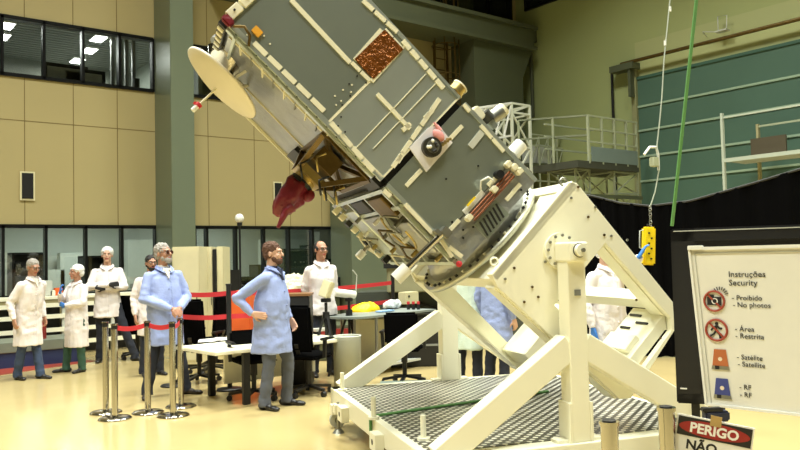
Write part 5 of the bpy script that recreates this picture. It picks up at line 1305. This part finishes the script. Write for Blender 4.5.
b = MB(Mr); b.tube([(-.22, 0, .08), (-.1, 0, .18), (.04, 0, .19), (.07, 0, .1), (.07, 0, -.1)], .016, M_white, 8); b.build('guide_arm', t)
# chain to pendant
cp0 = ADp(650, 207, 7.2); cp1 = ADp(650, 228, 7.2)
b = MB(); zz = cp0.z
while zz > cp1.z-.02:
    b.torus((cp0.x, cp0.y, zz), .014, .004, M_steel, (1, 0, 0) if int(zz*50) % 2 else (0, 1, 0), 10, 5); zz -= .024
b.build('hoist_chain', label='short grey chain holding the yellow pendant control', cat='chain')
p = ADp(648.5, 246, 7.2)
Mp = Matrix.Translation(p) @ Matrix.Rotation(-AZ, 4, 'Z') @ Matrix.Rotation(math.radians(3), 4, 'Y')
t = thing('pendant_control', 'yellow crane pendant control hanging in front of the black curtain', 'controller', M=Mp)
b = MB(Mp); b.cbox((0, 0, 0), (.11, .09, .36), M_yellow, .015); b.build('housing', t)
for k in range(6):
    b = MB(Mp); b.cyl((.012 if k % 2 else -.012, -.06, .12-k*.048), (.012 if k % 2 else -.012, -.045, .12-k*.048), .009, M_black, 10); b.build('button', t)
b = MB(Mp); b.tube([(-.055, -.02, .15), (-.09, -.02, .14), (-.09, -.02, -.02), (-.055, -.02, -.03)], .006, M_lgrey, 6); b.build('side_handle', t)
b = MB(Mp); b.cyl((0, 0, .18), (0, 0, .21), .02, M_black, 10); b.build('top_shackle', t)

# ================================================================== DISPLAY PANEL AND SIGNS
a = ADp(668.5, 229, 4.9); c = ADp(690, 400, 4.9)
azp = math.radians(-33)     # direction of the panel plane (from left/far to right/near) in room frame
def planeM(o, az_deg, tilt=0):
    # local x to the viewer's right along the panel, y out towards viewer, z up
    ph = AZ + math.radians(az_deg)
    ex = Vector((math.sin(ph), math.cos(ph), 0)); ez = Vector((0, 0, 1)); ey = ez.cross(ex)   # ey points away from viewer
    m = frame((ex, ey, ez), o)
    return m @ Matrix.Rotation(tilt, 4, 'Y')
a.z = a.z
PM = planeM(Vector((a.x, a.y, 0)), 112)
t = thing('display_panel', 'tall glossy black framed display panel behind the white instruction sign', 'panel', M=PM)
zt, zb_ = a.z, .64
TL_ = Matrix.Rotation(math.radians(-2.2), 4, 'Y')
b = MB(PM); b.box((.012, .0, zb_), (1.35, .07, zt), M_black, .01); b.build('body', t)
b = MB(PM)
fw = .15
b.box((.012, -.03, zt-fw*.6), (1.35, .0, zt), M_black, .008); b.box((.012, -.03, zb_), (.012+fw, .0, zt), M_black, .008); b.box((1.35-fw, -.03, zb_), (1.35, .0, zt), M_black, .008); b.box((.012, -.03, zb_), (1.35, .0, zb_+.07), M_black, .008)
b.build('bezel', t)
b = MB(PM); b.box((.03, -.034, zt-.02), (1.33, -.028, zt-.014), M_lgrey); b.build('bezel_highlight_strip', t)
b = MB(PM); b.box((.035, -.034, zb_+.09), (.075, -.03, zb_+.098), M_white); b.build('badge', t, label='small white strip badge')
for xx in (.12, 1.2):
    b = MB(PM); b.bar((xx, .04, 0), (xx, .04, zb_), .05, .05, M_black); b.cbox((xx, .04, .02), (.07, .5, .04), M_black, .008); b.build('foot', t)
# instruction sign
s0 = ADp(689.5, 248, 4.05); s1 = ADp(707, 404, 3.98)
SM = planeM(Vector((s0.x, s0.y, 0)), 133)
zt, zb_ = s0.z, s1.z+.0
sk = .035
def shear(): 
    m = Matrix.Identity(4); return m
slant = (SM.inverted() @ s1).x
Wd = .66
t = thing('instruction_sign', 'white security instruction sign with prohibition and beacon icons at right edge', 'sign', M=SM)
h = zt-zb_
b = MB(SM); b.prism([(0, 0, zt), (Wd, 0, zt), (Wd, 0, zb_), (slant, 0, zb_)], (0, .012, 0), mat('white_board', (228, 226, 216), .4)); b.build('board', t)
b = MB(SM); b.bar((0, -.004, zt-.004), (Wd, -.004, zt-.004), .02, .016, M_white); b.bar((0.0, -.004, zt), (slant, -.004, zb_), .012, .012, M_white, up=(0, 1, 0)); b.bar((slant, -.004, zb_), (Wd, -.004, zb_), .012, .012, M_white)
b.bar((.028, -.003, zt-.03), (slant+.025, -.003, zb_+.01), .003, .004, M_lgrey, up=(0, 1, 0)); b.bar((.028, -.003, zt-.03), (Wd-.02, -.003, zt-.03), .004, .004, M_lgrey)
b.cbox((.035, -.008, zt), (.08, .02, .024), M_white, .003); b.build('frame_edge', t)
def on_sign(px, py):
    d = ray(px, py); n = SM.to_3x3() @ Vector((0, 1, 0)); P_ = CP + d*((SM.translation-CP).dot(n)/d.dot(n)); return SM.inverted() @ P_
def TM(x, z, rot=0): return SM @ Matrix.Translation((x, -.003, z)) @ Matrix.Rotation(math.pi/2, 4, 'X') @ Matrix.Rotation(rot, 4, 'Z')
M_ink = mat('black_ink', (30, 28, 28), .7); M_rust = mat('red_ring_ink', (158, 66, 48), .6)
def txt(body, px, py, cap_px, name='text', rot=0):
    q = on_sign(px, py); q2 = on_sign(px, py-cap_px); size = (q2.z-q.z)/.63
    return text_mesh(name, body, size, M_ink, TM(q.x, q.z, rot), t, ext=.0006)
txt('Instruções', 728.5, 277, 5.3, 'heading_text'); txt('Security', 729, 285.5, 5.3, 'heading_text')
txt('- Proibido', 732, 300, 4.5, 'line_text'); txt('- No photos', 733, 307, 4.5, 'line_text')
txt('- Área', 735, 331, 4.6, 'line_text'); txt('- Restrita', 735.5, 338, 4.6, 'line_text')
txt('- Satélite', 737, 359, 4.4, 'line_text'); txt('- Satellite', 738, 366, 4.4, 'line_text')
txt('- RF', 739.5, 389, 4.4, 'line_text'); txt('- RF', 740, 396.5, 4.4, 'line_text')
def ring_icon(px, py, rpx, inner):
    q = on_sign(px, py); r = (on_sign(px, py-rpx).z-q.z); M_ = SM @ Matrix.Translation((q.x, -.004, q.z))
    b = MB(M_); inner(b, r); b.build('icon_figure', t)
    b = MB(M_); b.torus((0, -.001, 0), r*.88, r*.10, M_rust, (0, 1, 0), 28, 6); b.bar((-.62*r, -.0015, .62*r), (.62*r, -.0015, -.62*r), r*.16, .002, M_rust, up=(0, 1, 0)); b.build('prohibition_ring', t)
def cam_icon(b, r):
    b.cbox((0, 0, 0), (r*1.25, .002, r*.75), M_ink); b.cbox((-.2*r, 0, .45*r), (r*.4, .002, r*.2), M_ink); b.cyl((.05*r, -.002, 0), (.05*r, .0, 0), r*.28, M_white, 16); b.cyl((.05*r, -.003, 0), (.05*r, -.001, 0), r*.18, M_ink, 14)
    for k in range(7):
        a = math.radians(10+k*20); b.bar((.7*r+.45*r*math.cos(a)-.2*r, 0, .55*r+.45*r*math.sin(a)), (.7*r+.75*r*math.cos(a)-.2*r, 0, .55*r+.75*r*math.sin(a)), r*.07, .002, M_ink, up=(0, 1, 0))
def walk_icon(b, r):
    b.cyl((.02*r, 0, .55*r), (.02*r, .002, .55*r), r*.14, M_ink, 12)
    for p, q in (((0, .4), (-.05, -.05)), ((0, .35), (.35, .1)), ((.35, .1), (.45, .2)), ((0, .35), (-.35, .1)), ((-.35, .1), (-.45, -.05)), ((-.05, -.05), (.25, -.35)), ((.25, -.35), (.3, -.7)), ((-.05, -.05), (-.25, -.35)), ((-.25, -.35), (-.55, -.5))):
        b.bar((p[0]*r, 0, p[1]*r), (q[0]*r, 0, q[1]*r), r*.16, .002, M_ink, up=(0, 1, 0))
ring_icon(714.5, 301, 11.2, cam_icon); ring_icon(716.8, 330, 11.8, walk_icon)
for px, py, m_, nm in ((720.5, 360, mat('orange_print', (182, 104, 60), .5), 'orange beacon picture'), (722.5, 389, mat('blue_print', (62, 72, 140), .5), 'blue beacon picture')):
    q = on_sign(px, py); r = on_sign(px, py-10.6).z-q.z; M_ = SM @ Matrix.Translation((q.x, -.004, q.z))
    b = MB(M_); b.prism([(-.75*r, 0, -.55*r), (.75*r, 0, -.55*r), (.55*r, 0, 1.0*r), (-.55*r, 0, 1.0*r)], (0, .002, 0), m_); b.cyl((0, -.001, .1*r), (0, .0, .1*r), r*.2, mat('pale_print', (232, 214, 190), .5), 12)
    b.prism([(-.85*r, -.001, -.9*r), (.85*r, -.001, -.9*r), (.78*r, -.001, -.55*r), (-.78*r, -.001, -.55*r)], (0, .002, 0), M_steel); b.prism([(-.5*r, -.002, -.9*r), (-.1*r, -.002, -.9*r), (-.1*r, -.002, -.55*r), (-.5*r, -.002, -.55*r)], (0, .002, 0), M_ink)
    b.build('beacon_icon', t, label=nm)
# easel below the sign
b = MB(SM)
for xx in (.12, .55): b.bar((xx, .03, 0), (xx, .03, zb_+.1), .03, .03, M_black); b.cbox((xx, .0, .015), (.04, .35, .03), M_black, .006)
b.build('easel_legs', t)
# danger sign clipped on the near belt post
d0 = ADp(677.5, 413, 3.05); DMt = planeM(d0, 112); rot = math.radians(9)
DMt = DMt @ Matrix.Rotation(rot, 4, 'Y')
DMs = DMt @ Matrix.Scale(.82, 4)
t = thing('danger_sign', 'red, black and white PERIGO danger sign at the bottom right corner', 'sign', M=DMt)
b = MB(DMs); b.box((0, 0, -.42), (.345, .006, 0), mat('sign_white', (232, 230, 224), .4)); b.build('board', t)
b = MB(DMs); b.box((.008, -.002, -.098), (.337, 0, -.008), M_black, 0); b.build('black_header', t)
b = MB(DMs); n = 40
b.prism([(.1725+.158*math.cos(2*math.pi*k/n), -.003, -.053+.038*math.sin(2*math.pi*k/n)) for k in range(n)], (0, .001, 0), mat('sign_red', (150, 30, 28), .45)); b.build('red_oval', t)
ME = DMs @ Matrix.Translation((.1725, -.004, -.074)) @ Matrix.Rotation(math.pi/2, 4, 'X')
text_mesh('header_text', 'PERIGO', .064, mat('sign_letter_white', (236, 232, 226), .5), ME, t, offset=.0022, ext=.0005, align='CENTER')
ME = DMs @ Matrix.Translation((.055, -.001, -.158)) @ Matrix.Rotation(math.pi/2, 4, 'X')
text_mesh('body_text', 'NÃO', .062, M_ink, ME, t, offset=.002, ext=.0005)
b = MB(DMs); b.box((.15, -.006, -.028), (.20, -.004, .022), mat('tan_tape', (176, 146, 88), .6)); b.build('tape_tab', t, label='tan adhesive tape')
p = ADp(715, 415, 3.8); 
b = MB(TR(p.x, p.y, 0, -AZ)); b.cbox((0, 0, .02), (.5, .4, .04), M_black, .01); b.bar((0, 0, .03), (0, 0, p.z), .045, .045, M_black); b.cbox((0, -.01, p.z), (.12, .06, .05), mat('dark_blue_clamp', (30, 36, 60), .5), .008); b.cbox((-.02, -.01, p.z+.03), (.10, .05, .02), M_black, .005)
b.build('sign_stand', label='dark stand with a blue black clamp just above the danger sign', cat='stand')
# pale slanted bench leg at bottom right of the floor between signs: cream table top edge
